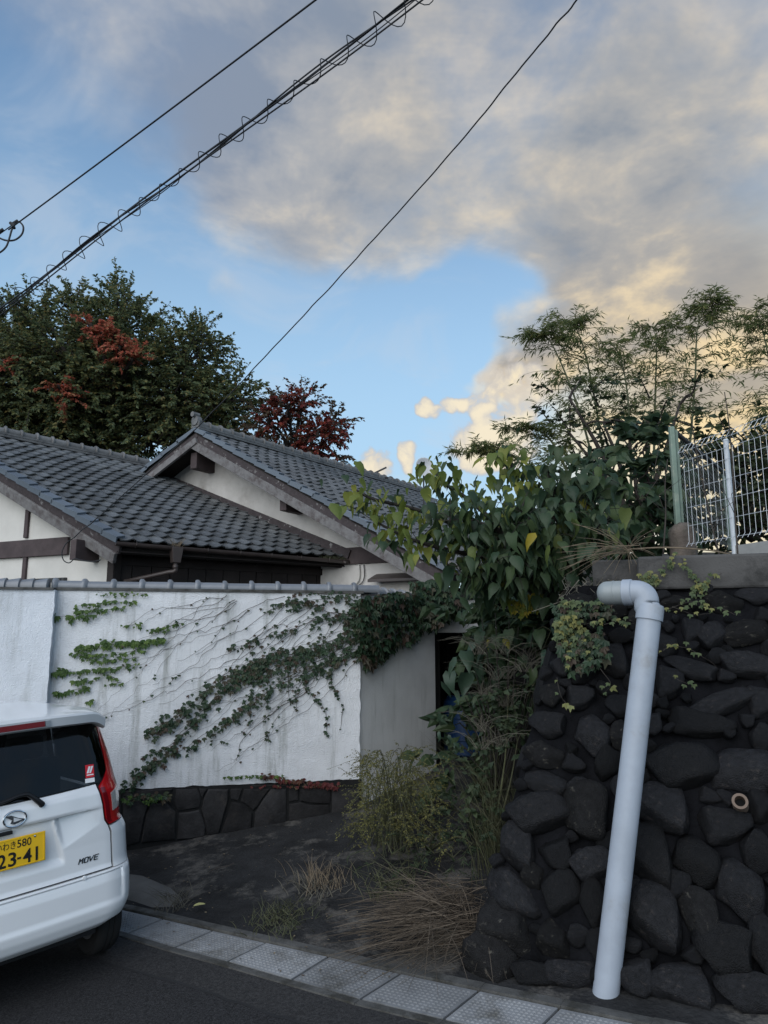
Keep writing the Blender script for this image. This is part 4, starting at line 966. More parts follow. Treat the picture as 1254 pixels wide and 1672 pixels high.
def sm(t): t = max(0., min(1., t)); return t * t * (3 - 2 * t)
def Wz(z): return ip(z, [(.27, .66), (.32, .712), (.39, .745), (.60, .752), (.82, .748), (.865, .728), (.90, .704), (1.05, .697), (1.25, .676), (1.45, .640), (1.56, .60), (1.62, .52)])
def Vc(z): return ip(z, [(.24, .16), (.275, .075), (.31, .03), (.36, .010), (.44, .0), (.54, .004), (.585, .014), (.612, .034), (.64, .046), (.78, .052), (1.0, .05), (1.07, .058), (1.12, .085), (1.50, .225), (1.60, .27)])
def Vr(u, z):
    s = min(1.0, abs(u) / Wz(z)); t = max(0., (s - .70) / .30); v = Vc(z) + .040 * s * s + .165 * (1 - math.sqrt(max(0., 1 - min(1, t) ** 2.4)))
    if .60 < z < 1.10:                     # pressed recess round the plate, scooped out beside it, with the crease above
        a = abs(u); ul = .225 + (.985 - z) * .22; zbm = .79 + .42 * max(0, a - .27)
        v += .020 * sm((ul - a) / .03 + .4) * sm((.985 - z) / .012) * sm((z - .70) / .05)
        if a > ul and zbm < z < .985:
            v += .036 * sm((a - ul) / .05 + .25) * sm((.985 - z) / .012) * ((z - zbm) / (.985 - zbm)) ** .8 * sm((.58 - a) / .30)
        v -= .005 * sm((z - .985) / .012) * sm((.44 - a) / .15)
    if z < .60:                            # shallow panel pressed into the bumper
        k = sm((.665 - abs(u)) / .02) * sm((z - .40) / .04) * sm((.60 - z) / .01); v += .014 * k
    return v
M_paint = mat('white_car_paint', (.76, .77, .775), .28, .02, 2, spec=.5, coat=.8)
M_black = mat('black_trim', (.010, .010, .011), .45, .1)
M_rubber = mat('tyre_rubber', (.014, .014, .014), .85, .2)
M_red = mat('red_lens', (.42, .008, .012), .12, .05, spec=.6, coat=1.0)
M_redd = mat('dark_red_lens', (.16, .004, .008), .15, .05, spec=.6, coat=1.0)
M_chrome = mat('chrome', (.75, .76, .78), .12, .02, metal=1.0)
M_lens = mat('clear_lens', (.55, .53, .50), .12, .25, 30, spec=.6, coat=1.0, metal=.3)
M_yel = mat('plate_yellow', (.80, .48, .015), .45, .04)
M_ink = mat('plate_ink', (.010, .011, .012), .5, .05)
M_rim_ = mat('steel_rim', (.35, .35, .36), .35, .1, metal=.8)
M_white = mat('white_print', (.75, .75, .75), .5, .03)
M_stk = mat('sticker_red', (.55, .02, .03), .45, .05)
M_seat = mat('seat_fabric', (.10, .115, .115), .9, .1)
def glass_mat():
    m = bpy.data.materials.new('privacy_glass'); m.use_nodes = True; nt = m.node_tree; N = nt.nodes; L = nt.links; N.remove(N['Principled BSDF'])
    t = N.new('ShaderNodeBsdfTransparent'); t.inputs[0].default_value = (.16, .18, .19, 1); g = N.new('ShaderNodeBsdfGlossy'); g.inputs['Roughness'].default_value = .02
    fr = N.new('ShaderNodeFresnel'); fr.inputs[0].default_value = 1.5; mx = N.new('ShaderNodeMixShader'); L.new(fr.outputs[0], mx.inputs[0]); L.new(t.outputs[0], mx.inputs[1]); L.new(g.outputs[0], mx.inputs[2]); L.new(mx.outputs[0], N['Material Output'].inputs[0]); return m
M_glass = glass_mat()
car = thing('parked_car', 'white boxy kei wagon with yellow number plate parked at the left kerb', 'car', CO)
car.rotation_euler = CM.to_euler()
def cbuild(mb, name, m, parent=None, smooth=True, auto=35):
    mb.v = [tuple(CM @ Vector(v)) for v in mb.v]; return mb.build(name, m, parent or car, smooth=smooth, auto=auto)
def patch(name, m, s0, s1, z0, z1, ns, nz, off=0.0, parent=None, edge=.02):
    """a panel of the tail: s is the fraction of half width; panel edges turn inwards so that shut lines read"""
    mb = MB(); vs = []; fs = []
    f = lambda q, *a: q(*a) if callable(q) else q
    for b in range(nz + 1):
        for a in range(ns + 1):
            ta, tb = a / ns, b / nz; z = f(z0, ta) + (f(z1, ta) - f(z0, ta)) * tb; s = f(s0, z) + (f(s1, z) - f(s0, z)) * ta; u = s * Wz(z); vs.append((u, Vr(u, z) + off, z))
    for b in range(nz):
        for a in range(ns): q = b * (ns + 1) + a; fs.append((q, q + 1, q + ns + 2, q + ns + 1))
    n1 = ns + 1; loop = list(range(n1)) + [j * n1 + ns for j in range(1, nz + 1)] + [nz * n1 + i for i in range(ns - 1, -1, -1)] + [j * n1 for j in range(nz - 1, 0, -1)]
    k0 = len(vs); vs += [(vs[i][0] * .998, vs[i][1] + edge, vs[i][2]) for i in loop]
    for k in range(len(loop)): k2 = (k + 1) % len(loop); fs.append((loop[k2], loop[k], k0 + k, k0 + k2))
    mb.add(vs, fs); return cbuild(mb, name, m, parent)
sh = lambda z: ip(z, [(.60, .775), (.86, .775), (1.00, .755), (1.12, .725)])
hatch = patch('tailgate', M_paint, lambda z: -sh(z), sh, .618, lambda t: 1.112 + .012 * (2 * t - 1) ** 2, 130, 76)
patch('bumper', M_paint, -1, 1, lambda t: .290 - .012 * (1 - abs(2 * t - 1) ** 3) + .030 * sm((abs(2 * t - 1) - .76) / .05), .607, 130, 34, edge=.04)
for sg in (-1, 1):
    si = lambda z: ip(z, [(.60, .793), (.88, .793)])
    if sg > 0: patch('bumper_corner', M_paint, si, lambda z: 1.0, .611, lambda t: .858 + .02 * t, 14, 14, edge=.03)
    else: patch('bumper_corner', M_paint, lambda z: -1.0, lambda z: -si(z), .611, lambda t: .878 - .02 * t, 14, 14, edge=.03)
gi = lambda z: ip(z, [(1.12, .765), (1.16, .80), (1.22, .905), (1.50, .955)])
gl_o = patch('rear_window', M_glass, lambda z: -ip(z, [(1.12, .735), (1.15, .80), (1.19, .865), (1.5, .905)]), lambda z: ip(z, [(1.12, .735), (1.15, .80), (1.19, .865), (1.5, .905)]), lambda t: 1.119 + .012 * (2 * t - 1) ** 2, 1.515, 50, 20, edge=.004)
ti = lambda z: ip(z, [(.86, .795), (1.00, .778), (1.10, .755), (1.15, .83), (1.195, .878), (1.49, .915)])
for sg in (-1, 1):
    z0_, z1_ = (lambda t: .872 + (.012 * t if sg > 0 else .012 * (1 - t))), 1.475
    if sg > 0: tl_ = patch('tail_light', M_red, ti, lambda z: 1.0, z0_, z1_, 12, 34, off=-.006, edge=.03)
    else: tl_ = patch('tail_light', M_red, lambda z: -1.0, lambda z: -ti(z), z0_, z1_, 12, 34, off=-.006, edge=.03)
    # side wrap of the lamp
    mb = MB(); vs = []; fs = []; nz = 30
    for b in range(nz + 1):
        z = .884 + (1.475 - .884) * b / nz; v0 = Vr(Wz(z), z) - .006; vs += [(sg * (Wz(z) + .003), v0, z), (sg * (Wz(z) + .003), v0 + .07 + .03 * math.sin(b / nz * 3), z)]
    for b in range(nz): fs.append((2 * b, 2 * b + 1, 2 * b + 3, 2 * b + 2) if sg > 0 else (2 * b, 2 * b + 2, 2 * b + 3, 2 * b + 1))
    mb.add(vs, fs); cbuild(mb, 'lamp_wrap', M_red, tl_)
    # dark inner rib and clear reversing lens
    s2 = lambda z: ip(z, [(.90, .862), (1.10, .85)]); s3 = lambda z: .992
    if sg > 0: patch('clear_lens', M_lens, s2, s3, lambda t: .945 + .02 * t, lambda t: 1.055 + .035 * t, 8, 8, off=-.010, parent=tl_, edge=.008); patch('inner_rib', M_redd, lambda z: ti(z) + .002, lambda z: ti(z) + .045, .885, 1.10, 3, 14, off=-.009, parent=tl_, edge=.006)
    else: patch('clear_lens', M_lens, lambda z: -.992, lambda z: -s2(z), lambda t: .965 - .02 * t, lambda t: 1.09 - .035 * t, 8, 8, off=-.010, parent=tl_, edge=.008); patch('inner_rib', M_redd, lambda z: -ti(z) - .045, lambda z: -ti(z) - .002, .885, 1.10, 3, 14, off=-.009, parent=tl_, edge=.006)
# dark backing behind the shut lines
mb = MB(); vs = []; fs = []; ns, nz = 40, 20
for b in range(nz + 1):
    for a in range(ns + 1): z = .30 + (1.125 - .30) * b / nz; u = (2 * a / ns - 1) * .985 * Wz(z); vs.append((u, Vr(u, z) + .022, z))
for b in range(nz):
    for a in range(ns): q = b * (ns + 1) + a; fs.append((q, q + 1, q + ns + 2, q + ns + 1))
mb.add(vs, fs); cbuild(mb, 'inner_panel', M_black)
# black surround of the window and pillars
for sg in (-1, 1):
    mb = MB(); vs = []; fs = []; nz = 14
    for b in range(nz + 1):
        z = 1.125 + .40 * b / nz
        for s in (.70, .80, .90, .985): vs.append((sg * s * Wz(z), Vr(s * Wz(z), z) + .014, z))
    for b in range(nz):
        for a in range(3): q = b * 4 + a; fs.append((q, q + 1, q + 5, q + 4) if sg > 0 else (q, q + 4, q + 5, q + 1))
    mb.add(vs, fs); cbuild(mb, 'window_pillar', M_black)
# roof, spoiler
def ztop(v): return ip(v, [(.02, 1.585), (.12, 1.600), (.35, 1.612), (1.0, 1.625), (1.8, 1.615), (2.25, 1.56)])
def roof_pt(t, v, dz=0.0):
    w = ip(v, [(.05, .578), (.3, .60), (2.3, .60)]); a = abs(t); u = t * w; z = ztop(v) - .018 * a * a - .040 * max(0, (a - .80) / .20) ** 2.2 + dz; return (u, v + .09 * a ** 3 * (1 if v < .3 else 0), z)
mb = MB(); vs = []; fs = []; ns = 36; st = [.045, .06, .10, .16, .24, .34, .5, .8, 1.2, 1.6, 2.0, 2.25]
for v in st:
    for a in range(ns + 1): vs.append(roof_pt(2 * a / ns - 1, v))
for b in range(len(st) - 1):
    for a in range(ns): q = b * (ns + 1) + a; fs.append((q, q + 1, q + ns + 2, q + ns + 1))
mb.add(vs, fs); cbuild(mb, 'roof_panel', M_paint)
mb = MB(); vs = []; fs = []
for v, dz in ((.045, 0), (.038, -.012), (.050, -.062), (.075, -.074), (.24, -.065)):
    for a in range(ns + 1):
        x, y, z = roof_pt(2 * a / ns - 1, .045); y = v + .09 * abs(2 * a / ns - 1) ** 3; vs.append((x, y, z + dz * 1.0))
for b in range(4):
    for a in range(ns): q = b * (ns + 1) + a; fs.append((q + 1, q, q + ns + 1, q + ns + 2))
mb.add(vs, fs); M_spo = mat('spoiler_paint', (.60, .61, .62), .35, .03, coat=.5); spo = cbuild(mb, 'spoiler', M_spo)
mb = MB(); vs = [(u, .041 + .004 - .001 + .09 * abs(u / .615) ** 3 - .006, 1.585 + z) for u, z in ((-.165, -.020), (.165, -.020), (.165, -.052), (-.165, -.052))]; mb.add(vs + [(x, y + .012, z) for x, y, z in vs], [(0, 3, 2, 1), (0, 1, 5, 4), (1, 2, 6, 5), (2, 3, 7, 6), (3, 0, 4, 7)]); cbuild(mb, 'brake_light', M_redd, spo, smooth=False)
for sg in (-1, 1):
    mb = MB(); mb.box((sg * .182, .043, 1.549), (.028, .012, .034)); cbuild(mb, 'light_bezel', M_rim_, spo, smooth=False)
# body sides with wheel arches and windows
for sg in (-1, 1):
    def side_pt(z, v):
        w = Wz(z) * ip(v, [(2.4, 1.0), (3.0, .97), (3.25, .88), (3.36, .72)]); return (sg * w, v, z)
    for name, m, zr, vr in (('body_side', M_paint, [.24 + .055 * i for i in range(15)], None), ('side_window', M_glass, [1.03 + .06 * i for i in range(8)], None), ('roof_rail', M_paint, [1.45, 1.48, 1.51], None)):
        mb = MB(); vs = []; fs = []; nv = 64; nz = len(zr)
        for z in zr:
            v0 = Vr(Wz(z), z) + (.0 if z < .88 else .07); v1 = ip(z, [(.24, 3.30), (.6, 3.36), (.85, 3.3), (1.0, 3.02), (1.5, 2.35)])
            for k in range(nv + 1): vs.append(side_pt(z, v0 + (v1 - v0) * k / nv))
        for b in range(nz - 1):
            for k in range(nv):
                q = b * (nv + 1) + k; c = [vs[q], vs[q + 1], vs[q + nv + 2], vs[q + nv + 1]]; cv = sum(p[1] for p in c) / 4; cz = sum(p[2] for p in c) / 4
                if any((cv - wv) ** 2 + (cz - .27) ** 2 < .315 ** 2 for wv in (.47, 2.90)): continue
                if name == 'side_window' and any(abs(cv - pv) < .04 for pv in (.62, 1.35)): continue
                fs.append((q, q + 1, q + nv + 2, q + nv + 1) if sg > 0 else (q, q + nv + 1, q + nv + 2, q + 1))
        mb.add(vs, fs); cbuild(mb, name, m)
    for pv in (.62, 1.35):
        mb = MB(); mb.add([side_pt(1.01, pv - .05), side_pt(1.01, pv + .05), side_pt(1.46, pv + .05), side_pt(1.46, pv - .05)], [(0, 1, 2, 3) if sg > 0 else (3, 2, 1, 0)]); cbuild(mb, 'door_pillar', M_black)
# front: bonnet, windscreen, nose
mb = MB(); vs = []; fs = []; prof = [(2.25, 1.56, .60), (2.40, 1.50, .62), (3.02, 1.0, .68), (3.10, .97, .68), (3.28, .86, .66), (3.37, .68, .62), (3.39, .45, .60), (3.35, .25, .58)]
for v, z, w in prof:
    for a in range(13): t = 2 * a / 12 - 1; vs.append((t * w, v - .10 * t * t * (1 if v > 3 else .5), z - .03 * t * t))
for b in range(len(prof) - 1):
    for a in range(12): q = b * 13 + a; fs.append((q, q + 1, q + 14, q + 13))
mb.add(vs, fs); mb.m = [1 if i // 12 == 1 else 0 for i in range(len(fs))]; cbuild(mb, 'front_panel', [M_paint, M_glass])
# cabin floor, underbody, seats
mb = MB(); mb.box((0, 1.75, .36), (1.10, 2.9, .30)); mb.box((0, .62, .70), (1.20, .50, .38)); mb.box((0, .32, .42), (1.0, .40, .36)); cbuild(mb, 'underbody', M_black, smooth=False)
def seat(u, v, name='seat_back'):
    mb = MB(); mb.box((u, v, .98), (.48, .13, .50)); mb.box((u, v - .01, 1.32), (.25, .09, .16)); o = cbuild(mb, name, M_seat, smooth=False); bev(o, .035, 3)
for u, v in ((-.33, .92), (.33, .92), (-.34, 1.75), (.34, 1.75)): seat(u, v)
# wheels
for wu, wv in ((.64, .47), (-.64, .47), (.64, 2.90), (-.64, 2.90)):
    sgw = 1 if wu > 0 else -1; m0 = Matrix.Translation((wu, wv, .27)) @ Matrix.Rotation(R(90) * sgw, 4, 'Y'); wh = link('wheel', None, car)
    wh.matrix_basis = CM @ Matrix.Translation((wu, wv, .27)); ww = .078
    prof = [(.17, -ww + .01), (.20, -ww), (.245, -ww), (.262, -ww + .012), (.270, -ww + .03), (.270, -.024), (.264, -.021), (.264, -.015), (.270, -.012), (.270, .012), (.264, .015), (.264, .021), (.270, .024), (.270, ww - .03), (.262, ww - .012), (.245, ww), (.20, ww), (.17, ww - .01)]
    mb = MB(); mb.lathe(prof, 40, m0); cbuild(mb, 'tyre', M_rubber, wh)
    mb = MB(); mb.lathe([(.0, ww - .035), (.04, ww - .03), (.06, ww - .05), (.13, ww - .045), (.15, ww - .02), (.176, ww - .008), (.176, -ww + .01), (.15, -ww + .02), (.10, -.02), (.05, -.045), (.0, -.045)], 40, m0); cbuild(mb, 'rim', M_rim_, wh)
# text helper: outline of the built-in font as a flat mesh in local x, y
def text_mb(body, size, shear=0.0, bold=0.0, spacing=1.0):
    cu = bpy.data.curves.new('t', 'FONT'); cu.body = body; cu.size = size; cu.shear = shear; cu.offset = bold; cu.space_character = spacing; cu.resolution_u = 4; cu.fill_mode = 'FRONT'
    ob = bpy.data.objects.new('t', cu); COL.objects.link(ob); dg = bpy.context.evaluated_depsgraph_get(); me = bpy.data.meshes.new_from_object(ob.evaluated_get(dg))
    v = [tuple(p.co) for p in me.vertices]; f = [tuple(p.vertices) for p in me.polygons]; bpy.data.objects.remove(ob); bpy.data.curves.remove(cu); bpy.data.meshes.remove(me); return v, f
def put_text(body, u0, z0, width, height, vfun, m, parent, name, shear=0.0, bold=0.0, slope=0.0, depth=.0015):
    v, f = text_mb(body, 1.0, shear, bold)
    if not v: return
    xs_ = [p[0] for p in v]; ys_ = [p[1] for p in v]; x0, x1, y0, y1 = min(xs_), max(xs_), min(ys_), max(ys_)
    mb = MB(); vs = []
    for p in v:
        u = u0 + (p[0] - x0) / (x1 - x0) * width; z = z0 + (p[1] - y0) / (y1 - y0) * height + slope * (u - u0); vs.append((u, vfun(u, z) - depth, z))
    mb.add(vs, [q for q in f]); cbuild(mb, name, m, parent, smooth=False)
# number plate
pu, pz = 0.0, .852; pv = .026
pl_ = None
mb = MB(); mb.box((pu, pv, pz), (.330, .004, .165)); plo = cbuild(mb, 'number_plate', M_yel, smooth=False); bev(plo, .0015)
for (x0, x1, y0, y1) in ((-.160, .160, .0735, .0775), (-.160, .160, -.0775, -.0735), (-.160, -.156, -.0735, .0735), (.156, .160, -.0735, .0735)):
    mb = MB(); mb.box((pu + (x0 + x1) / 2, pv - .003, pz + (y0 + y1) / 2), (x1 - x0, .002, y1 - y0)); cbuild(mb, 'plate_edge', M_yel, plo, smooth=False)
pvf = lambda u, z: pv - .0022
put_text('いわき', pu - .105, pz + .024, .105, .042, pvf, M_ink, plo, 'plate_region', bold=.006)
put_text('580', pu + .008, pz + .024, .078, .043, pvf, M_ink, plo, 'plate_class', bold=.008)
for ch, x0, wd in (('2', -.095, .044), ('3', -.040, .044), ('4', .040, .048), ('1', .115, .012)):
    if ch == '1': mb = MB(); mb.box((pu + .116, pvf(0, 0) - .0015, pz - .032), (.013, .001, .077)); cbuild(mb, 'plate_digit', M_ink, plo, smooth=False)
    else: put_text(ch, pu + x0, pz - .070, wd, .077, pvf, M_ink, plo, 'plate_digit', bold=.018)
mb = MB(); mb.box((pu + .019, pvf(0, 0) - .0015, pz - .034), (.020, .001, .011)); cbuild(mb, 'plate_dash', M_ink, plo, smooth=False)
for sx_ in (-.105, .105):
    mb = MB(); mb.lathe([(.0, .004), (.006, .003), (.0075, .0)], 12, Matrix.Translation((pu + sx_, pv - .002, pz + .066)) @ Matrix.Rotation(R(90), 4, 'X')); cbuild(mb, 'plate_bolt', M_chrome, plo)
# maker's emblem: oval ring with a slanting stroke mark
eu, ez_ = .0, 1.035; ev = Vr(0, ez_) - .002; ea, eb = .062, .043
mb = MB(); pts = [(eu + ea * math.cos(a), ev - .004, ez_ + eb * math.sin(a)) for a in [2 * math.pi * i / 40 for i in range(41)]]; mb.tube(pts, .0055, 8, cap=False); emb = cbuild(mb, 'emblem', M_chrome, hatch)
def flat(poly, y, th, m, parent, name):
    mb = MB(); n = len(poly); vs = [(x, y - th, z) for x, z in poly] + [(x, y, z) for x, z in poly]; mb.add(vs, [tuple(range(n))] + [(i, n + i, n + (i + 1) % n, (i + 1) % n) for i in range(n)]); return cbuild(mb, name, m, parent, smooth=False)
k = lambda x, y: (eu + (x - 122) / 95 * ea, ez_ - (y - 1090 - (122 - x) * .26) / 70 * eb)
flat([k(38, 1076), k(92, 1062), k(150, 1080), k(205, 1084), k(196, 1100), k(120, 1140), k(84, 1136), k(98, 1104)], ev - .001, .006, M_chrome, emb, 'emblem_mark')
flat([k(112, 1078), k(180, 1092), k(112, 1120)], ev - .0075, .0008, M_spo, emb, 'emblem_gap')
# model badge, sensor, sticker, wiper
u0, z0 = cpix(128, 1414, .05); u1, z1 = cpix(167, 1395, .05); mb = MB(); W4 = (u1 - u0) * .86; lw = W4 / 4; hL = .030
def stroke(li, a, b, th=.11):
    for k in range(1):
        p, q = [(u0 + lw * (li + .06 + .86 * x) + .30 * hL * y, z0 + .006 + hL * y) for x, y in (a, b)]; dx, dz = q[0] - p[0], q[1] - p[1]; l = math.hypot(dx, dz); nx_, nz_ = -dz / l * th * lw * .5, dx / l * th * lw * .5
        vs = [(p[0] + nx_, p[1] + nz_), (q[0] + nx_, q[1] + nz_), (q[0] - nx_, q[1] - nz_), (p[0] - nx_, p[1] - nz_)]; mb.add([(x, Vr(x, z) - .004, z) for x, z in vs] + [(x, Vr(x, z) + .001, z) for x, z in vs], [(0, 1, 2, 3), (0, 4, 5, 1), (1, 5, 6, 2), (2, 6, 7, 3), (3, 7, 4, 0)])
for li, segs in enumerate(([((.02, 0), (.12, 1)), ((.10, .95), (.42, .45)), ((.42, .45), (.86, .98)), ((.86, 1), (.86, 0))], [((.1, .08), (.1, .92)), ((.1, .95), (.9, .95)), ((.9, .92), (.9, .08)), ((.9, .05), (.1, .05))], [((.02, 1), (.38, .02)), ((.38, .02), (.98, 1))], [((.1, 0), (.1, 1)), ((.05, .95), (.98, .95)), ((.1, .5), (.85, .5)), ((.05, .05), (.95, .05))])):
    for a_, b_ in segs: stroke(li, a_, b_, .17 if abs(a_[0] - b_[0]) < .4 else .13)
cbuild(mb, 'model_badge', M_ink, hatch, smooth=False)
us, zs_ = cpix(141, 1435, .01); mb = MB(); mb.lathe([(.0, .006), (.011, .005), (.0125, .0), (.012, -.005)], 18, Matrix.Translation((us, Vr(us, zs_), zs_)) @ Matrix.Rotation(R(90), 4, 'X')); cbuild(mb, 'parking_sensor', M_paint)
def quadpix(pl, vf, m, parent, name, d=.003):
    q = []
    for x, y in pl:
        v = .11
        for _ in range(5): u, z = cpix(x, y, v); v = vf(u, z) - d
        q.append((u, v, z))
    mb = MB(); mb.add(q, [tuple(range(len(q)))[::-1]]); o = cbuild(mb, name, m, parent, smooth=False); return o
st_ = quadpix([(138.8, 1249.5), (152.8, 1247.5), (154, 1268), (140, 1271)], Vr, M_stk, gl_o, 'window_sticker')
quadpix([(144.5, 1251.5), (152, 1250.5), (148.5, 1262), (141.5, 1263)], Vr, M_white, st_, 'sticker_stripe', .0036); quadpix([(147.9, 1250.8), (148.7, 1250.7), (145.6, 1262.5), (144.8, 1262.6)], Vr, M_stk, st_, 'sticker_line', .0042)
quadpix([(141.5, 1265), (152.6, 1263.2), (152.8, 1265), (141.7, 1266.8)], Vr, M_white, st_, 'sticker_print', .0036)
quadpix([(138.8, 1272), (154.3, 1269.4), (154.8, 1276.4), (139.3, 1279)], Vr, M_white, st_, 'sticker_label', .0034)
wpts = []
for x, y, d in ((-60, 1330, .03), (0, 1312, .035), (30, 1300, .04), (45, 1297, .04), (54, 1302, .035), (66, 1311, .02), (69, 1314, .005)):
    v = .05
    for _ in range(5): u, z = cpix(x, y, v); v = Vr(u, z) - d
    wpts.append((u, v, z))
mb = MB(); mb.tube(spline(wpts[:4], 10) + [Vector(p) for p in wpts[4:]], [.010] * 9 + [.012, .012, .014, .017, .019], 8); cbuild(mb, 'wiper_arm', M_black)
# black bar put in for the shade of the handle slot above the plate
mb = MB(); mb.box((-.13, .060, .962), (.24, .03, .018)); cbuild(mb, 'handle_slot_shade', M_black, smooth=False)
# exhaust
mb = MB(); mb.tube([(.33, .30, .20), (.33, .75, .21)], .020, 12, cap=False); cbuild(mb, 'exhaust_pipe', M_black)
# ------------------------------------------------------------------ foliage materials
def leafmat(name, ramp, rough=.55, sub=.25, spec=.3): return mat(name, ramp[0][1], rough, .12, 3, isl_rand=ramp, sub=sub, spec=spec)
M_cherry = leafmat('cherry_leaves', [(0, (.075, .105, .055)), (1, (.18, .20, .08)), (.55, (.11, .14, .065)), (.85, (.19, .19, .07)), (.95, (.24, .17, .06))], .55, .45)
M_cred = leafmat('red_leaves', [(0, (.55, .15, .10)), (1, (.62, .24, .14)), (.6, (.42, .13, .08)), (.85, (.20, .16, .07))], .6, .45)
M_maple = leafmat('crimson_leaves', [(0, (.20, .035, .03)), (1, (.38, .06, .042)), (.5, (.13, .035, .03)), (.75, (.14, .07, .035))], .55, .45)
M_bam = leafmat('bamboo_leaves', [(0, (.14, .17, .06)), (1, (.30, .29, .11)), (.6, (.09, .12, .045)), (.85, (.21, .21, .075))], .55, .55)
M_ever = leafmat('evergreen_leaves', [(0, (.025, .038, .020)), (1, (.075, .09, .036)), (.6, (.040, .056, .026))], .5, .35)
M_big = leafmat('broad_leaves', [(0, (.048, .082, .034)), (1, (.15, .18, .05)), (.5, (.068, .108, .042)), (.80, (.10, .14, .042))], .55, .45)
M_bigd = leafmat('shaded_broad_leaves', [(0, (.024, .046, .024)), (1, (.058, .085, .036)), (.5, (.036, .062, .030))], .5, .3)  # darker copy of the broad leaves, shade put into the tints
M_bigy = leafmat('yellowing_broad_leaves', [(0, (.16, .16, .020)), (1, (.30, .22, .018)), (.5, (.12, .15, .025))], .5, .35)
M_bigg = leafmat('bluish_broad_leaves', [(0, (.030, .058, .038)), (1, (.055, .088, .055))], .45, .2)
M_ivyd = leafmat('dark_ivy', [(0, (.013, .030, .013)), (1, (.048, .080, .032)), (.6, (.022, .046, .020)), (.95, (.05, .03, .02))], .5, .15)
M_ivyg = leafmat('young_ivy', [(0, (.050, .095, .018)), (1, (.10, .16, .030)), (.5, (.035, .075, .016))], .5, .25)
M_ivyr = leafmat('red_ivy', [(0, (.075, .010, .012)), (1, (.045, .012, .012)), (.6, (.10, .020, .016)), (.85, (.06, .045, .015))], .5, .15)
M_ivyp = leafmat('pale_ivy', [(0, (.085, .11, .045)), (1, (.15, .16, .06)), (.5, (.05, .075, .03)), (.85, (.18, .17, .05))], .55, .2)
M_gold = leafmat('goldenrod', [(0, (.16, .15, .045)), (1, (.22, .19, .05)), (.5, (.10, .10, .036)), (.8, (.06, .065, .03))], .7, .3)
M_fern = leafmat('weed_green', [(0, (.024, .040, .020)), (1, (.055, .075, .035)), (.6, (.034, .052, .026))], .6, .2)
M_straw = mat('dry_straw', (.17, .135, .095), .9, .35, 12, isl_rand=[(0, (.20, .155, .105)), (1, (.09, .07, .05)), (.5, (.14, .11, .075))])
M_strawd = mat('grey_straw', (.10, .09, .072), .9, .3, 12, isl_rand=[(0, (.12, .11, .085)), (1, (.055, .05, .04)), (.5, (.08, .075, .06))])
M_gras = mat('grass_blades', (.06, .07, .03), .8, .3, 12, isl_rand=[(0, (.075, .08, .038)), (1, (.035, .045, .022)), (.5, (.055, .055, .03))])
M_twig = mat('bark', (.035, .028, .024), .9, .4, 9, .004, 30)
M_stem = mat('vine_stem', (.050, .042, .036), .9, .3, 8)
M_culm = mat('bamboo_culm', (.075, .085, .04), .6, .25, 4)
M_gstem = mat('shrub_stem', (.030, .026, .022), .85, .3, 8)

NP = lambda l: np.array([tuple(p) for p in l], float)
def twigs(rng, cen, rad, n, seg, length, droop=.25, outward=1.0, upb=.35):
    """n leafy twigs spread through an ellipsoid: arrays of points (n, seg, 3) and directions"""
    d = nrm(rng.normal(size=(n, 3))); r = rng.uniform(.35, 1.0, (n, 1)) ** .6; st = cen + d * r * rad * .80
    dr = nrm(d * outward + np.array([0, 0, upb]) + rng.normal(size=(n, 3)) * .35); L_ = rng.uniform(.6, 1.25, (n, 1)) * length
    t = np.linspace(0, 1, seg)[None, :, None]; pts = st[:, None] + dr[:, None] * L_[:, None] * t; pts[:, :, 2] -= droop * (L_ * t[0, :, 0] ** 2)
    pts += rng.normal(size=pts.shape) * .012 * length
    return pts
def leaves_on(rng, pts, per, size, spread=.7):
    """pairs of leaves along each twig"""
    n, s, _ = pts.shape; f = rng.uniform(0, s - 1.001, (n, per)); k = f.astype(int); w = (f - k)[..., None]; idx = np.arange(n)[:, None]
    p = pts[idx, k] * (1 - w) + pts[idx, k + 1] * w; tdir = nrm(pts[idx, k + 1] - pts[idx, k]); side = nrm(np.cross(tdir, np.array([0, 0, 1.])) + 1e-6) * np.where(rng.random((n, per)) < .5, -1, 1)[..., None]
    ax = nrm(tdir * .6 + side * spread + rng.normal(size=p.shape) * .28 + np.array([0, 0, -.25])); upv = nrm(np.array([0, -.35, .8]) + rng.normal(size=p.shape) * .65)
    sz = size * rng.uniform(.65, 1.2, (n, per)); return p.reshape(-1, 3), ax.reshape(-1, 3), upv.reshape(-1, 3), sz.reshape(-1)
def cat4(lst): return [np.concatenate(x) for x in zip(*lst)]
def twig_mesh(mb, pts, r, every=1):
    for row in pts[::every]: mb.tube([Vector(p) for p in row[::2]] if len(row) > 4 else [Vector(p) for p in row], [r, r * .5] if False else r, 3, cap=False)
def blob(px, py, Y, rpx, k=1.0, flat=1.0): c = P(px, py, Y); s = rpx * Y / FPX; return np.array(c), np.array([s, s * k, s * flat])

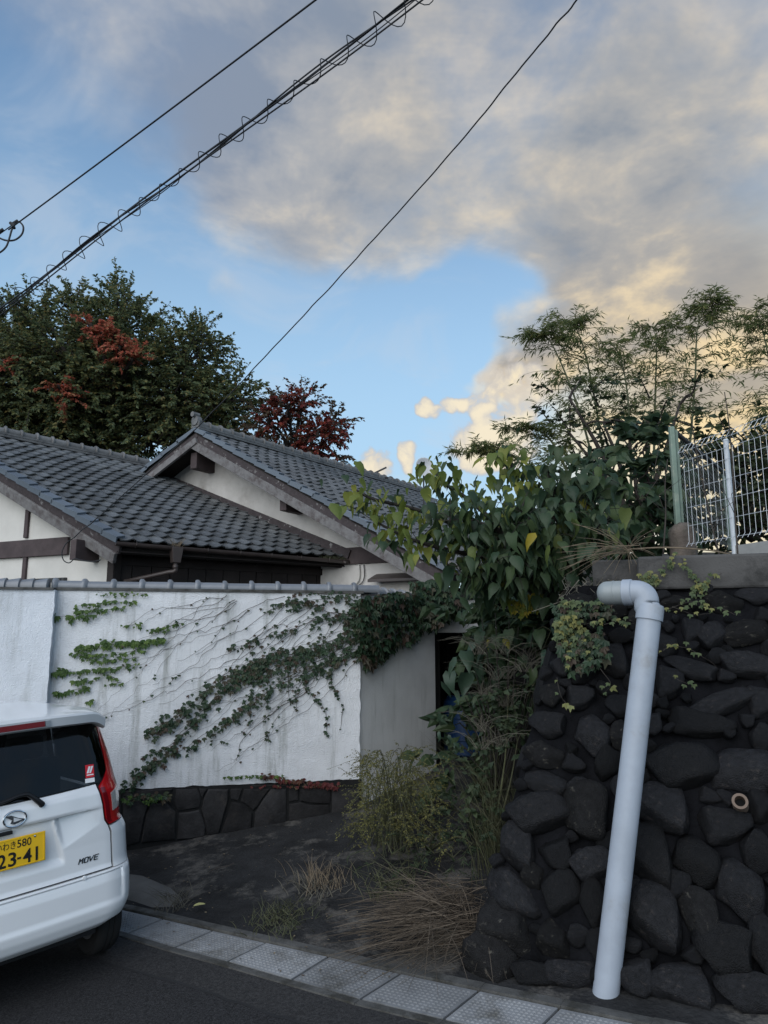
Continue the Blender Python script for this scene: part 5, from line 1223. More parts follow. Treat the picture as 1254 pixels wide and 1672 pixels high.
# ---- big tree behind the low house
def tree(name, label, base, limbs, blobs, redblobs, rng, lsize, per, tw, tlen, lm, rm, trunk_r, cat='tree', tpl='simple', group=None, shoots=(), Ysh=20):
    t = thing(name, label, cat, base, group); mb = MB(); top = limbs[0]
    mb.tube(spline([base, base.lerp(top, .5) + V3(.1, 0, 0), top], 8), [trunk_r * (1 - .05 * i) for i in range(9)], 9)
    acc = []; accr = []
    for i, (c, r) in enumerate(blobs + redblobs):
        cc = Vector(c); q = spline([top, top.lerp(cc, .5) + V3(0, 0, .25), cc, cc + (cc - top).normalized() * max(r) * .5], 8); mb.tube(q, [trunk_r * .45 * (1 - .1 * j) for j in range(9)], 6)
        vol = r[0] * r[1] * r[2]; isr = i >= len(blobs); n = max(10, int(tw * r[0] * r[2] * (2.0 if isr else 1)))
        pts = twigs(rng, c, r, n, 6, tlen * (.5 if isr else 1)); 
        for row in pts[::2]: mb.tube([Vector(row[0]), Vector(row[3]), Vector(row[5])], [.018, .010, .004], 3, cap=False)
        for row in pts[::7]:
            a = Vector(row[0]); s_ = q[5 if len(q) > 5 else -1]; mb.tube([s_, s_.lerp(a, .5) + V3(0, 0, .1), a], [.035, .025, .016], 4, cap=False)
        (accr if isr else acc).append(leaves_on(rng, pts, per, lsize))
    for a, b in shoots:                       # young shoots standing clear of the crown
        for k in range(3):
            o1 = rng.normal(size=2) * 8; o2 = rng.normal(size=2) * 7; yy = Ysh + rng.normal() * .5; q = spline([P(a[0] + o1[0], a[1] + o1[1], yy), P((a[0] + b[0]) / 2 + o2[0] * .4, (a[1] + b[1]) / 2, yy), P(b[0] + o2[0], b[1] + o2[1], yy)], 5)
            mb.tube(q, [.012, .010, .008, .006, .004, .003], 3, cap=False); acc.append(leaves_on(rng, np.array([[tuple(p) for p in q]]), 26, lsize * 1.0))
    mb.build('trunk', M_twig, t, smooth=True)
    p, a, u, s = cat4(acc); stuff(leaf_obj('crown', tpl, p, a, u, s, lm, t))
    if accr: p, a, u, s = cat4(accr); stuff(leaf_obj('red_foliage', tpl, p, a, u, s, rm, t))
    return t
rng = np.random.default_rng(21)
YT = 20.0
bl = [blob(40, 640, YT, 105, 1.2, .9), blob(130, 660, YT, 110, 1.2, .85), blob(110, 580, YT - .5, 85, 1.2, .8), blob(215, 620, YT, 95, 1.2, .85), blob(200, 545, YT, 66, 1, .8), blob(290, 660, YT, 85, 1.1, .85), blob(310, 590, YT, 58, 1, .8),
      blob(20, 545, YT, 62, 1, .75), blob(70, 520, YT, 40, 1, .8), blob(190, 495, YT, 34, .9, 1.0), blob(125, 510, YT, 30, 1, .8), blob(325, 555, YT, 30, .9, .9), blob(355, 665, YT, 55, 1, .8), blob(385, 655, YT, 34, 1, .8), blob(30, 720, YT, 90, 1, .6), blob(140, 730, YT, 90, 1, .55), blob(250, 720, YT, 80, 1, .55), blob(340, 715, YT + .5, 70, 1, .55), blob(-60, 620, YT, 100, 1, .9)]
rd_ = [blob(x + (i * 7) % 9 - 4, y, YT - 1.8, r, .8, .8) for i, (x, y, r) in enumerate(((152, 533, 5), (165, 543, 7), (180, 553, 8), (196, 568, 8), (224, 580, 6), (210, 588, 5), (95, 632, 5), (106, 645, 6), (3, 590, 8)))]
tb = P(190, 760, YT + .3); tb.z = 1.0
tree('cherry_tree', 'large dark green tree with a few red sprays behind the low tiled roof', tb, [P(180, 700, YT + .2)], bl, rd_, rng, .12, 40, 165, 1.0, M_cherry, M_cred, .30, tpl='lite', shoots=[((205, 500), (216, 452)), ((190, 505), (178, 468)), ((150, 505), (128, 474)), ((85, 505), (68, 468)), ((60, 505), (38, 478)), ((235, 530), (268, 512)), ((300, 560), (347, 520)), ((320, 572), (362, 545)), ((345, 610), (364, 574)), ((385, 640), (422, 620)), ((330, 545), (316, 508)), ((22, 510), (8, 470)), ((105, 505), (112, 468)), ((215, 510), (240, 480)), ((170, 510), (160, 480)), ((260, 545), (290, 512)), ((370, 630), (400, 600)), ((280, 560), (308, 530))], Ysh=YT)
bl = [blob(455, 690, 18.8, 52, 1, .85), blob(495, 660, 18.8, 34, 1, .8), blob(520, 705, 18.8, 40, 1, .75), blob(545, 690, 18.8, 18, 1, 1.2), blob(470, 735, 18.8, 55, 1, .6), blob(540, 745, 18.8, 34, 1, .5), blob(425, 735, 18.8, 40, 1, .7)]
rd_ = [blob(470, 665, 18.0, 30, .8, .8), blob(520, 712, 18.0, 36, .8, .8), blob(548, 695, 18.0, 16, .8, 1.2), blob(495, 652, 18.0, 16, .8, 1.0), blob(440, 690, 18.1, 24, .8, .8), blob(500, 740, 18.1, 26, .8, .6)]
tb = P(480, 790, 18.9); tb.z = 1.0
tree('red_leaf_tree', 'smaller tree with dark crimson autumn leaves between the big tree and the aerial', tb, [P(478, 755, 18.9)], bl, rd_, rng, .11, 30, 105, .66, leafmat('bronze_leaves', [(0, (.11, .05, .034)), (1, (.13, .095, .045)), (.5, (.065, .055, .034))], .55, .45), M_maple, .13)

# ---- bamboo and evergreens on the bank, against the sunset
def bamboo(label, base, path, rng, n, lsize, tl=.75, group='bamboo stems on the bank', f0=.35, mat_=None):
    t = thing('bamboo', label, 'bamboo', base, group); pts = spline([base] + path, 26); mb = MB(); m = len(pts); mb.tube(pts, [.026 * (1 - .85 * i / m) for i in range(m)], 6)
    for i in range(2, m - 2, 2): mb.tube([pts[i] - (pts[i + 1] - pts[i]).normalized() * .006, pts[i] + (pts[i + 1] - pts[i]).normalized() * .006], .030 * (1 - .85 * i / m) + .002, 6)
    acc = []; k0 = int(m * f0)
    for i in range(n):
        k = rng.integers(k0, m); o = pts[k]; a = rng.uniform(0, 2 * math.pi); l = tl * rng.uniform(.4, 1.15) * (1.15 - .55 * (k - k0) / (m - k0)); d = Vector((math.cos(a), math.sin(a) * .8, .35 + .3 * rng.random())).normalized()
        br = [o + d * l * s + V3(0, 0, -.38 * l * s * s) for s in (0, .25, .5, .75, 1.0)]; mb.tube(br, [.007, .006, .005, .003, .002], 3, cap=False)
        arr = np.array([[tuple(p) for p in br]]); q = []
        for s_ in range(4):                                   # side twiglets
            b = br[1 + s_].lerp(br[s_], .3); dd = (d + Vector(tuple(rng.normal(size=3) * .6)) + V3(0, 0, -.2)).normalized(); ll = l * .35; q.append([tuple(b + dd * ll * x + V3(0, 0, -.25 * ll * x * x)) for x in (0, .25, .5, .75, 1.0)])
        acc.append(leaves_on(rng, np.concatenate([arr, np.array(q)]), 6, lsize * .8, .55))
    mb.build('culm', M_culm, t, smooth=True); p, a, u, s = cat4(acc); stuff(leaf_obj('foliage', 'narrow', p, a, u, s, mat_ or M_bam, t)); return t
YB = 11.5
def bpth(l, Y): return [P(x, y, Y) for x, y in l]
bamboo('leftmost bamboo, tip arching left against the sunset clouds', P(985, 860, YB), bpth([(965, 740), (935, 640), (900, 560), (880, 545)], YB), rng, 60, .17)
bamboo('bamboo with a feathery top just right of the leftmost one', P(1000, 860, YB + .3), bpth([(985, 740), (965, 620), (945, 545), (925, 525)], YB + .3), rng, 60, .17)
bamboo('bamboo standing third from the left, shorter than its neighbours', P(1030, 860, YB), bpth([(1030, 740), (1025, 650), (1015, 590), (1000, 560)], YB), rng, 48, .16)
bamboo('tallest bamboo, above the green fence post', P(1110, 860, YB), bpth([(1125, 740), (1135, 620), (1140, 530), (1165, 492)], YB), rng, 85, .17)
bamboo('slim bamboo between the tallest one and the third from the left', P(1070, 860, YB + .4), bpth([(1068, 740), (1070, 640), (1072, 570), (1068, 535)], YB + .4), rng, 55, .16)
bamboo('bamboo at the right edge of the picture, above the wire fence', P(1265, 860, YB), bpth([(1262, 740), (1262, 640), (1250, 560), (1235, 510)], YB), rng, 90, .16)
bamboo('low bamboo shoot arching left over the large leaves', P(930, 850, 9.0), bpth([(890, 790), (850, 750), (800, 735), (752, 742)], 9.0), rng, 40, .13, .5)
bamboo('low leafy bamboo below the leftmost tall one', P(960, 860, 10.0), bpth([(930, 780), (900, 720), (870, 700), (840, 705)], 10.0), rng, 46, .14, .5)
def shrub(name, label, base, bls, rng, lsize, per, tw, tlen, m, tpl='simple', cat='shrub', group=None, stem_r=.05, bark=None):
    t = thing(name, label, cat, base, group); mb = MB(); acc = []
    for c, r in bls:
        cc = Vector(c); mb.tube(spline([base, base.lerp(cc, .5) + V3(.05, 0, .1), cc], 6), [stem_r * (1 - .12 * j) for j in range(7)], 5)
        n = max(6, int(tw * r[0] * r[2])); pts = twigs(rng, c, r, n, 6, tlen)
        for row in pts[::2]: mb.tube([Vector(row[0]), Vector(row[3]), Vector(row[5])], [stem_r * .25, stem_r * .16, stem_r * .06], 3, cap=False)
        for row in pts[::5]: mb.tube([cc, cc.lerp(Vector(row[0]), .5) + V3(0, 0, .04), Vector(row[0])], [stem_r * .4, stem_r * .3, stem_r * .2], 4, cap=False)
        acc.append(leaves_on(rng, pts, per, lsize))
    stuff(mb.build('stems', bark or M_twig, t, smooth=True)); p, a, u, s = cat4(acc); stuff(leaf_obj('foliage', tpl, p, a, u, s, m, t)); return t
Y9 = 10.5
shrub('evergreen_tree', 'dark small-leaved evergreen below the bamboo tops', P(1040, 880, Y9), [blob(930, 650, Y9, 48, 1, .7), blob(985, 690, Y9, 60, 1, .7), blob(1060, 680, Y9, 60, 1, .8), blob(940, 720, Y9, 60, 1, .7), blob(1030, 740, Y9, 80, 1, .7), blob(1110, 660, Y9, 45, 1, .9), blob(960, 790, Y9, 70, 1, .7), blob(1060, 800, Y9, 80, 1, .8)], rng, .11, 16, 58, .62, M_ever, cat='tree', stem_r=.06)
shrub('evergreen_tree', 'dark evergreen mass behind the wire mesh fence', P(1230, 880, 9.5), [blob(1200, 735, 9.5, 55, 1, .6), blob(1255, 740, 9.5, 60, 1, .6), blob(1170, 790, 9.5, 60, 1, .8), blob(1240, 810, 9.5, 80, 1, .8), blob(1130, 750, 9.5, 50, 1, .8), blob(1300, 740, 9.5, 60, 1, .7), blob(1150, 860, 9.3, 60, 1, .7), blob(1220, 870, 9.3, 70, 1, .6), blob(1110, 850, 9.2, 60, 1, .8)], rng, .12, 18, 190, .55, M_ever, cat='tree', stem_r=.06)
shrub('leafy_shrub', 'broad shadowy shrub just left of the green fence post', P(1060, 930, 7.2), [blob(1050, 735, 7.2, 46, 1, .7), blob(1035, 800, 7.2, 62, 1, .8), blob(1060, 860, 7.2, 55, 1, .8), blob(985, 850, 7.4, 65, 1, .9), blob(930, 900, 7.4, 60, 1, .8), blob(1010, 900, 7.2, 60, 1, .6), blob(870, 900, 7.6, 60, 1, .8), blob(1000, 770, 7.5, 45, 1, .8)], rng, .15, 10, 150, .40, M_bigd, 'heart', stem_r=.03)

# ---- large-leaved shrub over the gate: every big leaf a piece of its own
big = thing('large_leaf_shrub', 'spreading shrub with large drooping heart-shaped leaves over the gateway', 'shrub', P(890, 980, 6.3))
def vleaf(m): 
    tv, tf = LEAF['heart']; mb = MB(); mb.add(tv, tf); return mb.mesh('leaf', m, True)
M_bigl = leafmat('backlit_broad_leaves', [(0, (.12, .165, .042)), (1, (.28, .28, .055)), (.5, (.16, .20, .048))], .5, .5)  # lighter copy of the broad leaves, light from behind put into the tints
LM = {k: vleaf(m) for k, m in (('g', M_big), ('d', M_bigd), ('y', M_bigy), ('b', M_bigg), ('l', M_bigl))}
def curled(me, tw_, fold):
    c = me.copy(); [setattr(v_, 'co', Matrix.Rotation(tw_ * v_.co.y, 3, 'Y') @ Vector((v_.co.x * (1 - .25 * fold), v_.co.y, v_.co.z + fold * abs(v_.co.x) - .25 * fold * v_.co.y ** 2))) for v_ in c.vertices]; return c
LV = {k: [LM[k], curled(LM[k], .7, .5), curled(LM[k], -.8, .9), curled(LM[k], .3, -.35)] for k in LM}
for k in LM: 
    m = LM[k].materials[0]; cr = [n for n in m.node_tree.nodes if n.type == 'VALTORGB'][0]; oi = m.node_tree.nodes.new('ShaderNodeObjectInfo')
    mx_ = m.node_tree.nodes.new('ShaderNodeMath'); mx_.operation = 'ADD'; fr_ = m.node_tree.nodes.new('ShaderNodeMath'); fr_.operation = 'FRACT'; ge = [n for n in m.node_tree.nodes if n.type == 'NEW_GEOMETRY'][0]
    m.node_tree.links.new(oi.outputs['Random'], mx_.inputs[0]); m.node_tree.links.new(ge.outputs['Random Per Island'], mx_.inputs[1]); m.node_tree.links.new(mx_.outputs[0], fr_.inputs[0]); m.node_tree.links.new(fr_.outputs[0], cr.inputs[0])
rl = random.Random(77)
brs = [[(885, 985, 6.4), (840, 900, 6.3), (770, 870, 6.2), (690, 835, 6.1), (610, 815, 6.0), (582, 800, 6.0)],
       [(885, 985, 6.4), (820, 920, 6.2), (740, 900, 6.1), (670, 880, 6.0), (610, 850, 6.0)],
       [(885, 985, 6.4), (830, 880, 6.5), (770, 820, 6.6), (720, 785, 6.6), (708, 765, 6.6)],
       [(885, 985, 6.4), (870, 880, 6.4), (850, 810, 6.5), (835, 760, 6.6), (822, 738, 6.6)],
       [(885, 985, 6.4), (900, 880, 6.2), (905, 810, 6.2), (895, 770, 6.2)],
       [(885, 985, 6.4), (930, 890, 6.2), (960, 820, 6.2), (970, 770, 6.3)],
       [(885, 985, 6.4), (860, 910, 6.0), (820, 870, 5.9), (770, 850, 5.9), (730, 850, 5.9)],
       [(885, 985, 6.4), (920, 930, 6.0), (950, 890, 5.9), (985, 850, 5.9)],
       [(885, 985, 6.4), (860, 930, 5.9), (830, 920, 5.8), (790, 930, 5.8), (760, 950, 5.8)],
       [(885, 985, 6.4), (880, 920, 5.9), (870, 860, 5.8), (850, 830, 5.8)]]
mb = MB(); spots = []
for bi, b in enumerate(brs):
    q = spline([P(*x) for x in b], 30); mb.tube(q, [.028 * (1 - .8 * i / 30) + .003 for i in range(31)], 6)
    for i in range(7, 31):
        nl = 8 if bi > 3 else 5
        for _ in range(nl + (i % 2)): spots.append((q[i] + V3(rl.gauss(0, .12), rl.gauss(0, .16), rl.gauss(.0, .11)), q[i], bi, i))
mb.build('branches', M_gstem, big, smooth=True)
rl.shuffle(spots); pet = MB(); extra = {'l': [], 'd': []}
spots = sorted(((s_, (.055 + .095 * rl.random() ** 1.4) * (1.0 if s_[2] in (0, 1, 2) else 1.15)) for s_ in spots), key=lambda q_: -q_[1] / q_[0][0].y)
def put_leaf(pos, src, kind, size, parent, count):
    a = rl.uniform(0, 2 * math.pi); ax_ = V3(math.cos(a) * .5, math.sin(a) * .5 - .15, -rl.uniform(.5, 1.6)).normalized(); upv = (V3(math.cos(a), math.sin(a) - .4, .75) + V3(rl.gauss(0, .3), rl.gauss(0, .3), rl.gauss(0, .25))).normalized()
    x = ax_.cross(upv).normalized(); z = x.cross(ax_); m = Matrix((x * size, ax_ * size, z * size)).transposed().to_4x4(); m.translation = pos
    pet.tube([src, src.lerp(pos, .6) + V3(0, 0, .03), pos], [.004, .003, .0025], 3, cap=False)
    o = link('leaf', rl.choice(LV[kind]), parent); o.matrix_basis = m
for n_, ((pos, src, bi, i), size) in enumerate(spots):
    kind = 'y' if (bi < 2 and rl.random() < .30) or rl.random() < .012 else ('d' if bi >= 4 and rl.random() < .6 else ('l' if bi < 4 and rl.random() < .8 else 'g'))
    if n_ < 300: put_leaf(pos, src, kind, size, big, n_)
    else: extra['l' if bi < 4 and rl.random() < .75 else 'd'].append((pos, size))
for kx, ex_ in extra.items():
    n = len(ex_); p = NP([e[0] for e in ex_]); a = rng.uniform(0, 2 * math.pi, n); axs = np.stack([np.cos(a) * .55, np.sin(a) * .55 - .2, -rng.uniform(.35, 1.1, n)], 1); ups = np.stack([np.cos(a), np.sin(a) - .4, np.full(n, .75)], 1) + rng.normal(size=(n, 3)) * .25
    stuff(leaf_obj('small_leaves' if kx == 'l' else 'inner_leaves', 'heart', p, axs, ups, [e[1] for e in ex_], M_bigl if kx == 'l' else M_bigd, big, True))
stuff(pet.build('leaf_stalks', M_gstem, big))
# ------------------------------------------------------------------ creepers on the garden wall
ri = random.Random(31)
def wmap(off): return lambda x, y: wp(x, y, off)
def smap(off): return lambda x, y: onplane(x, y, SP0 + SN * off, SN)
class Vine:
    def __init__(s, name, label, loc, cat='creeper', group=None): s.t = thing(name, label, cat, loc, group); s.mb = MB(); s.acc = {}
    def strand(s, pts, fn, nrmv, per_m, size, spread, m, r=.003, wig=.02, seg=None, axis=None):
        q = [fn(x, y) for x, y in pts]; L_ = sum((a - b).length for a, b in zip(q, q[1:])); n = seg or max(6, int(L_ / .05)); q = spline(q, n)
        ph = ri.uniform(0, 99); q = [p + V3(mnoise.noise(V3(i * .35, ph, 0)), 0, mnoise.noise(V3(i * .35, ph, 7)) + .6 * mnoise.noise(V3(i * .9, ph, 9))) * wig * 1.6 + nrmv * abs(ri.gauss(0, .004)) for i, p in enumerate(q)]
        if r: s.mb.tube(q, [r * (1 - .6 * i / n) for i in range(n + 1)], 4, cap=False)
        for _ in range(int(L_ * per_m)):
            k = ri.uniform(0, n - .001); i = int(k); p = q[i].lerp(q[i + 1], k - i) + V3(ri.gauss(0, spread), 0, ri.gauss(0, spread)) + nrmv * ri.uniform(.004, .03)
            a = V3(ri.gauss(0, .5), 0, -1 + ri.gauss(0, .4)).normalized() if axis is None else (axis + V3(ri.gauss(0, .4), 0, ri.gauss(0, .4))).normalized()
            a = (a - nrmv * a.dot(nrmv) * .8 + nrmv * .25).normalized(); u = (nrmv + V3(ri.gauss(0, .3), ri.gauss(0, .3), .35 + ri.gauss(0, .25))).normalized()
            s.acc.setdefault(m, []).append((p, a, u, size * ri.uniform(.6, 1.2)))
    def mass(s, poly, fn_off, nrmv, n, size, m, depth):
        xs_ = [p[0] for p in poly]; ys_ = [p[1] for p in poly]; c = 0
        def inside(x, y):
            r_ = False
            for (a, b), (e, f) in zip(poly, poly[1:] + poly[:1]):
                if (b > y) != (f > y) and x < (e - a) * (y - b) / (f - b) + a: r_ = not r_
            return r_
        while c < n:
            x, y = ri.uniform(min(xs_), max(xs_)), ri.uniform(min(ys_), max(ys_))
            if not inside(x, y): continue
            c += 1; p = fn_off(ri.uniform(.01, depth))(x, y); a = V3(ri.gauss(0, .45), 0, -1).normalized(); u = (nrmv + V3(ri.gauss(0, .35), ri.gauss(0, .3), .5 + ri.gauss(0, .3))).normalized()
            s.acc.setdefault(m, []).append((p, (a + nrmv * .3).normalized(), u, size * ri.uniform(.6, 1.25)))
    def done(s, names, stem=None):
        if s.mb.v: stuff(s.mb.build('stems', stem or M_stem, s.t))
        for m, l in s.acc.items():
            stuff(leaf_obj(names.get(m, 'leaves'), 'ivy', NP([x[0] for x in l]), NP([x[1] for x in l]), NP([x[2] for x in l]), [x[3] for x in l], m, s.t))
F3 = wmap(.012)
v = Vine('wall_creeper', 'young light green creeper in level rows on the left of the white wall', wp(120, 1150))
for pts, d, sz in (([(222, 980), (170, 984), (120, 989)], 38, .036), ([(205, 993), (160, 997), (118, 999)], 42, .034), ([(157, 1003), (120, 1006), (82, 1009)], 40, .045), ([(300, 1017), (270, 1024), (238, 1028)], 40, .038), ([(233, 1018), (200, 1024)], 40, .036),
                   ([(266, 1042), (215, 1050), (165, 1053), (122, 1057)], 60, .044), ([(266, 1046), (220, 1049), (165, 1047)], 55, .042), ([(235, 1059), (180, 1066), (120, 1068)], 42, .036), ([(228, 1074), (180, 1078), (130, 1074)], 40, .036), ([(222, 1085), (175, 1092), (125, 1096), (80, 1099)], 52, .042),
                   ([(195, 1109), (180, 1103), (172, 1098)], 42, .036), ([(160, 1106), (140, 1112), (118, 1113)], 42, .042), ([(145, 1122), (120, 1126), (90, 1132)], 44, .046), ([(150, 1143), (140, 1146)], 50, .04), ([(200, 1114), (175, 1120)], 36, .036), ([(90, 1000), (78, 1016)], 30, .03), ([(240, 970), (200, 969), (160, 968)], 36, .028)):
    v.strand(pts, F3, WN, d * 1.5, sz * 1.2, .013, M_ivyg, .0025, .012, axis=V3(.15, 0, -1))
v.strand([(280, 1296), (245, 1300), (205, 1298)], wmap(.05), WN, 110, .05, .018, M_ivyd, .002); v.strand([(275, 1300), (240, 1304), (205, 1302)], wmap(.05), WN, 60, .045, .015, M_ivyg, .002)
v.done({M_ivyg: 'young_leaves', M_ivyd: 'low_dark_leaves'})  # dark ivy leaves mixed into the lowest strands
v = Vine('ivy', 'dark ivy trailing diagonally across the middle of the white wall', wp(350, 1280))
for k in range(40):                                # bare runners fanning down from the upper right
    x0, y0 = ri.uniform(330, 640), None; y0 = 978 + max(0, (x0 - 330)) * .16 + ri.uniform(-8, 40); sl = .34 + .55 * (k / 34) + ri.uniform(-.08, .08); ln = ri.uniform(150, 300)
    pts = []; x, y = x0, y0
    for s_ in range(7):
        pts.append((x, y)); x -= ln / 6; y += ln / 6 * sl * (1.25 - .12 * s_) + ri.uniform(-5, 5)
    pts = [p for p in pts if p[0] > 95 and p[1] < 1278]
    if len(pts) > 2: v.strand(pts, F3, WN, 3.0, .032, .012, M_ivyd, ri.uniform(.0012, .003), .03)
for k in range(10):
    x0 = ri.uniform(340, 640); pts = [(x0, ri.uniform(972, 990))]
    for s_ in range(4): pts.append((pts[-1][0] - ri.uniform(15, 50), pts[-1][1] + ri.uniform(2, 34)))
    v.strand(pts, F3, WN, 2.5, .03, .01, M_ivyd, .0028, .016)
D_ = [([(450, 1072), (400, 1092), (350, 1140), (300, 1190), (262, 1240), (205, 1281)], 75, .050, .030), ([(505, 1060), (420, 1085), (360, 1112), (300, 1160), (240, 1196)], 85, .052, .032), ([(590, 1060), (520, 1090), (430, 1132), (385, 1166), (330, 1202), (225, 1262)], 62, .050, .026),
      ([(590, 1000), (520, 1012), (440, 1040), (372, 1060)], 48, .046, .028), ([(600, 1020), (540, 1000), (480, 985), (430, 1000)], 46, .046, .03), ([(610, 1036), (560, 1050), (500, 1070), (440, 1060)], 70, .050, .035), ([(440, 1085), (400, 1100), (370, 1122)], 120, .052, .035), ([(560, 1040), (500, 1062), (450, 1090), (420, 1110)], 110, .054, .045),
      ([(500, 1075), (500, 1120), (530, 1160), (534, 1205)], 48, .038, .010), ([(545, 1050), (540, 1110), (549, 1138)], 42, .038, .012), ([(520, 1085), (485, 1130), (483, 1160)], 40, .034, .012), ([(410, 1130), (408, 1180)], 36, .034, .01), ([(440, 1120), (437, 1155)], 34, .032, .01), ([(470, 1100), (472, 1150)], 34, .03, .01),
      ([(500, 1130), (450, 1160), (400, 1205), (385, 1240)], 6, .034, .012), ([(560, 1150), (556, 1190)], 14, .03, .01), ([(590, 985), (560, 975), (500, 980), (470, 990)], 60, .05, .03), ([(600, 1060), (560, 1078), (530, 1088)], 60, .05, .03), ([(640, 975), (560, 970), (480, 968)], 22, .03, .01), ([(330, 1170), (280, 1215), (230, 1236)], 34, .04, .014), ([(300, 1172), (262, 1195), (240, 1196)], 44, .042, .016), ([(440, 1210), (435, 1195)], 60, .034, .012)]
for pts, d, sz, spd in D_: v.strand(pts, F3, WN, d * 1.25, sz * 1.05, spd * 1.15, M_ivyd, .004, .014)
v.mass([(592, 972), (690, 962), (690, 1035), (655, 1055), (640, 1066), (612, 1085), (598, 1090), (585, 1050)], smap, SN, 620, .085, M_ivyd, .16)
v.mass([(585, 975), (640, 975), (600, 1030), (565, 1050), (560, 1010)], wmap, WN, 150, .062, M_ivyd, .06)
gmap = lambda off: (lambda x, y: onplane(x, y, GP + GNn * (off + .0), GNn))
v.mass([(672, 950), (700, 945), (745, 965), (760, 1000), (735, 1008), (700, 1028), (675, 1020)], gmap, GNn, 420, .095, M_ivyd, .30)
v.done({M_ivyd: 'dark_leaves'})
v = Vine('red_creeper', 'short strand of red creeper along the foot of the white wall', wp(480, 1285))
v.strand([(366, 1269), (400, 1268), (440, 1266), (470, 1270)], wmap(.02), WN, 60, .036, .006, M_ivyg, .002, .006); v.strand([(425, 1268), (470, 1271), (515, 1277), (550, 1282)], wmap(.02), WN, 110, .046, .012, M_ivyr, .002, .008); v.strand([(410, 1283), (480, 1283), (560, 1285)], wmap(.02), WN, 40, .03, .006, M_ivyr, .002, .006)
v.done({M_ivyg: 'green_leaves', M_ivyr: 'red_leaves'})
# creepers on the boulders
def rmap(off):
    def f(x, y): u, w_ = Suv(x, y); return S(u, min(w_, 1.0)) + SNv * off
    return f
def kmap(x, y): return onplane(x, y, V3(ka.x, ka.y, 0) - tb_ * .02, tb_)
v = Vine('bank_creeper', 'pale creeper hanging over the concrete kerb above the drain pipe', kmap(1100, 940))
for pts in ([(1102, 903), (1098, 915), (1090, 928), (1068, 938), (1043, 944)], [(1112, 910), (1120, 925), (1132, 945), (1146, 960)], [(1178, 936), (1160, 946), (1140, 955), (1128, 966)]): v.strand(pts, kmap, -tb_, 75, .036, .013, M_ivyp, .002, .008)
v.mass([(1128, 955), (1150, 950), (1155, 968), (1130, 972)], lambda o: (lambda x, y: kmap(x, y) - tb_ * o), -tb_, 40, .036, M_ivyp, .05); v.mass([(1043, 936), (1075, 938), (1080, 952), (1045, 954)], lambda o: (lambda x, y: kmap(x, y) - tb_ * o), -tb_, 40, .034, M_ivyp, .04)
v.done({M_ivyp: 'pale_leaves'})
v = Vine('bank_creeper', 'green and yellowish creeper over the boulders left of the drain pipe', S(.2, .8))
for pts, d in (([(920, 992), (945, 1000), (975, 1000), (1005, 993)], 55), ([(912, 1030), (935, 1022), (960, 1030), (985, 1022)], 50), ([(990, 1030), (1020, 1025), (1040, 1028)], 40), ([(915, 1040), (928, 1062), (938, 1095)], 50), ([(960, 1040), (975, 1060), (960, 1085)], 40), ([(930, 1000), (925, 1020), (930, 1045)], 50), ([(985, 1100), (1000, 1125), (992, 1140)], 26), ([(915, 1115), (920, 1140), (938, 1165)], 18)): v.strand(pts, rmap(.10), SNv, d, .045, .02, M_ivyp, .002, .01)
v.mass([(915, 1015), (950, 1010), (960, 1045), (935, 1070), (912, 1055)], rmap, SNv, 110, .05, M_ivyp, .16); v.mass([(915, 1060), (985, 1030), (1000, 1080), (930, 1110)], rmap, SNv, 130, .06, M_ivyd, .14); v.mass([(905, 990), (1000, 985), (1005, 1010), (910, 1020)], rmap, SNv, 120, .05, M_ivyd, .12)
v.done({M_ivyp: 'pale_leaves', M_ivyd: 'dark_leaves'})
v = Vine('bank_creeper', 'thin creeper strands over the boulders right of the drain pipe', S(.7, .8))
for pts, d in (([(1078, 1008), (1105, 1000), (1140, 990), (1170, 1005)], 45), ([(1100, 1000), (1130, 1012), (1160, 1012)], 30), ([(1088, 1065), (1120, 1066), (1148, 1082), (1170, 1096)], 30), ([(1100, 1112), (1118, 1122), (1136, 1126)], 34), ([(1168, 1000), (1195, 1010), (1210, 1016)], 28), ([(1085, 1072), (1100, 1060)], 20)): v.strand(pts, rmap(.09), SNv, d, .036, .014, M_ivyp, .002, .01)
v.done({M_ivyp: 'pale_leaves'})

# ------------------------------------------------------------------ dark space behind the gate opening
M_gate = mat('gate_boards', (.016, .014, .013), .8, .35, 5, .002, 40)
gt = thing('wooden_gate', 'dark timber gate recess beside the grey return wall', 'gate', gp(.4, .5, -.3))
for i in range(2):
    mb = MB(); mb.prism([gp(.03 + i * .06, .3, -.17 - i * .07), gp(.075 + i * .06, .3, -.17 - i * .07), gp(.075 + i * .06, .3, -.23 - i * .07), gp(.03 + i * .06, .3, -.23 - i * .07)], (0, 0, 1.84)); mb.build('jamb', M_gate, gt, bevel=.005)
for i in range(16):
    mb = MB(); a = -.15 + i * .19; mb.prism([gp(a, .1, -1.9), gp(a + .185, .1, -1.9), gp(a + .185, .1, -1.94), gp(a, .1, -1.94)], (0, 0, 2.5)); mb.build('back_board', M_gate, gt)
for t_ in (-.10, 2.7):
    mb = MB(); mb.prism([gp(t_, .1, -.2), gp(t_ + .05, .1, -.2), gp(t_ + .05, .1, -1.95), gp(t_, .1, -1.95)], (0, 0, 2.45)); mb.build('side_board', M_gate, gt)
mb = MB(); mb.prism([gp(-.2, 2.56, .05), gp(2.8, 2.56, .05), gp(2.8, 2.56, -2.1), gp(-.2, 2.56, -2.1)], (0, 0, .06)); mb.build('darkening_roof', M_gate, gt)  # roof slab added to keep the gate recess dark
M_blue = mat('blue_plastic', (.007, .032, .095), .45, .12, 4, spec=.4)
bc = P(762, 1250, 9.35); bc.z = ground_z(bc.x, bc.y) - .02
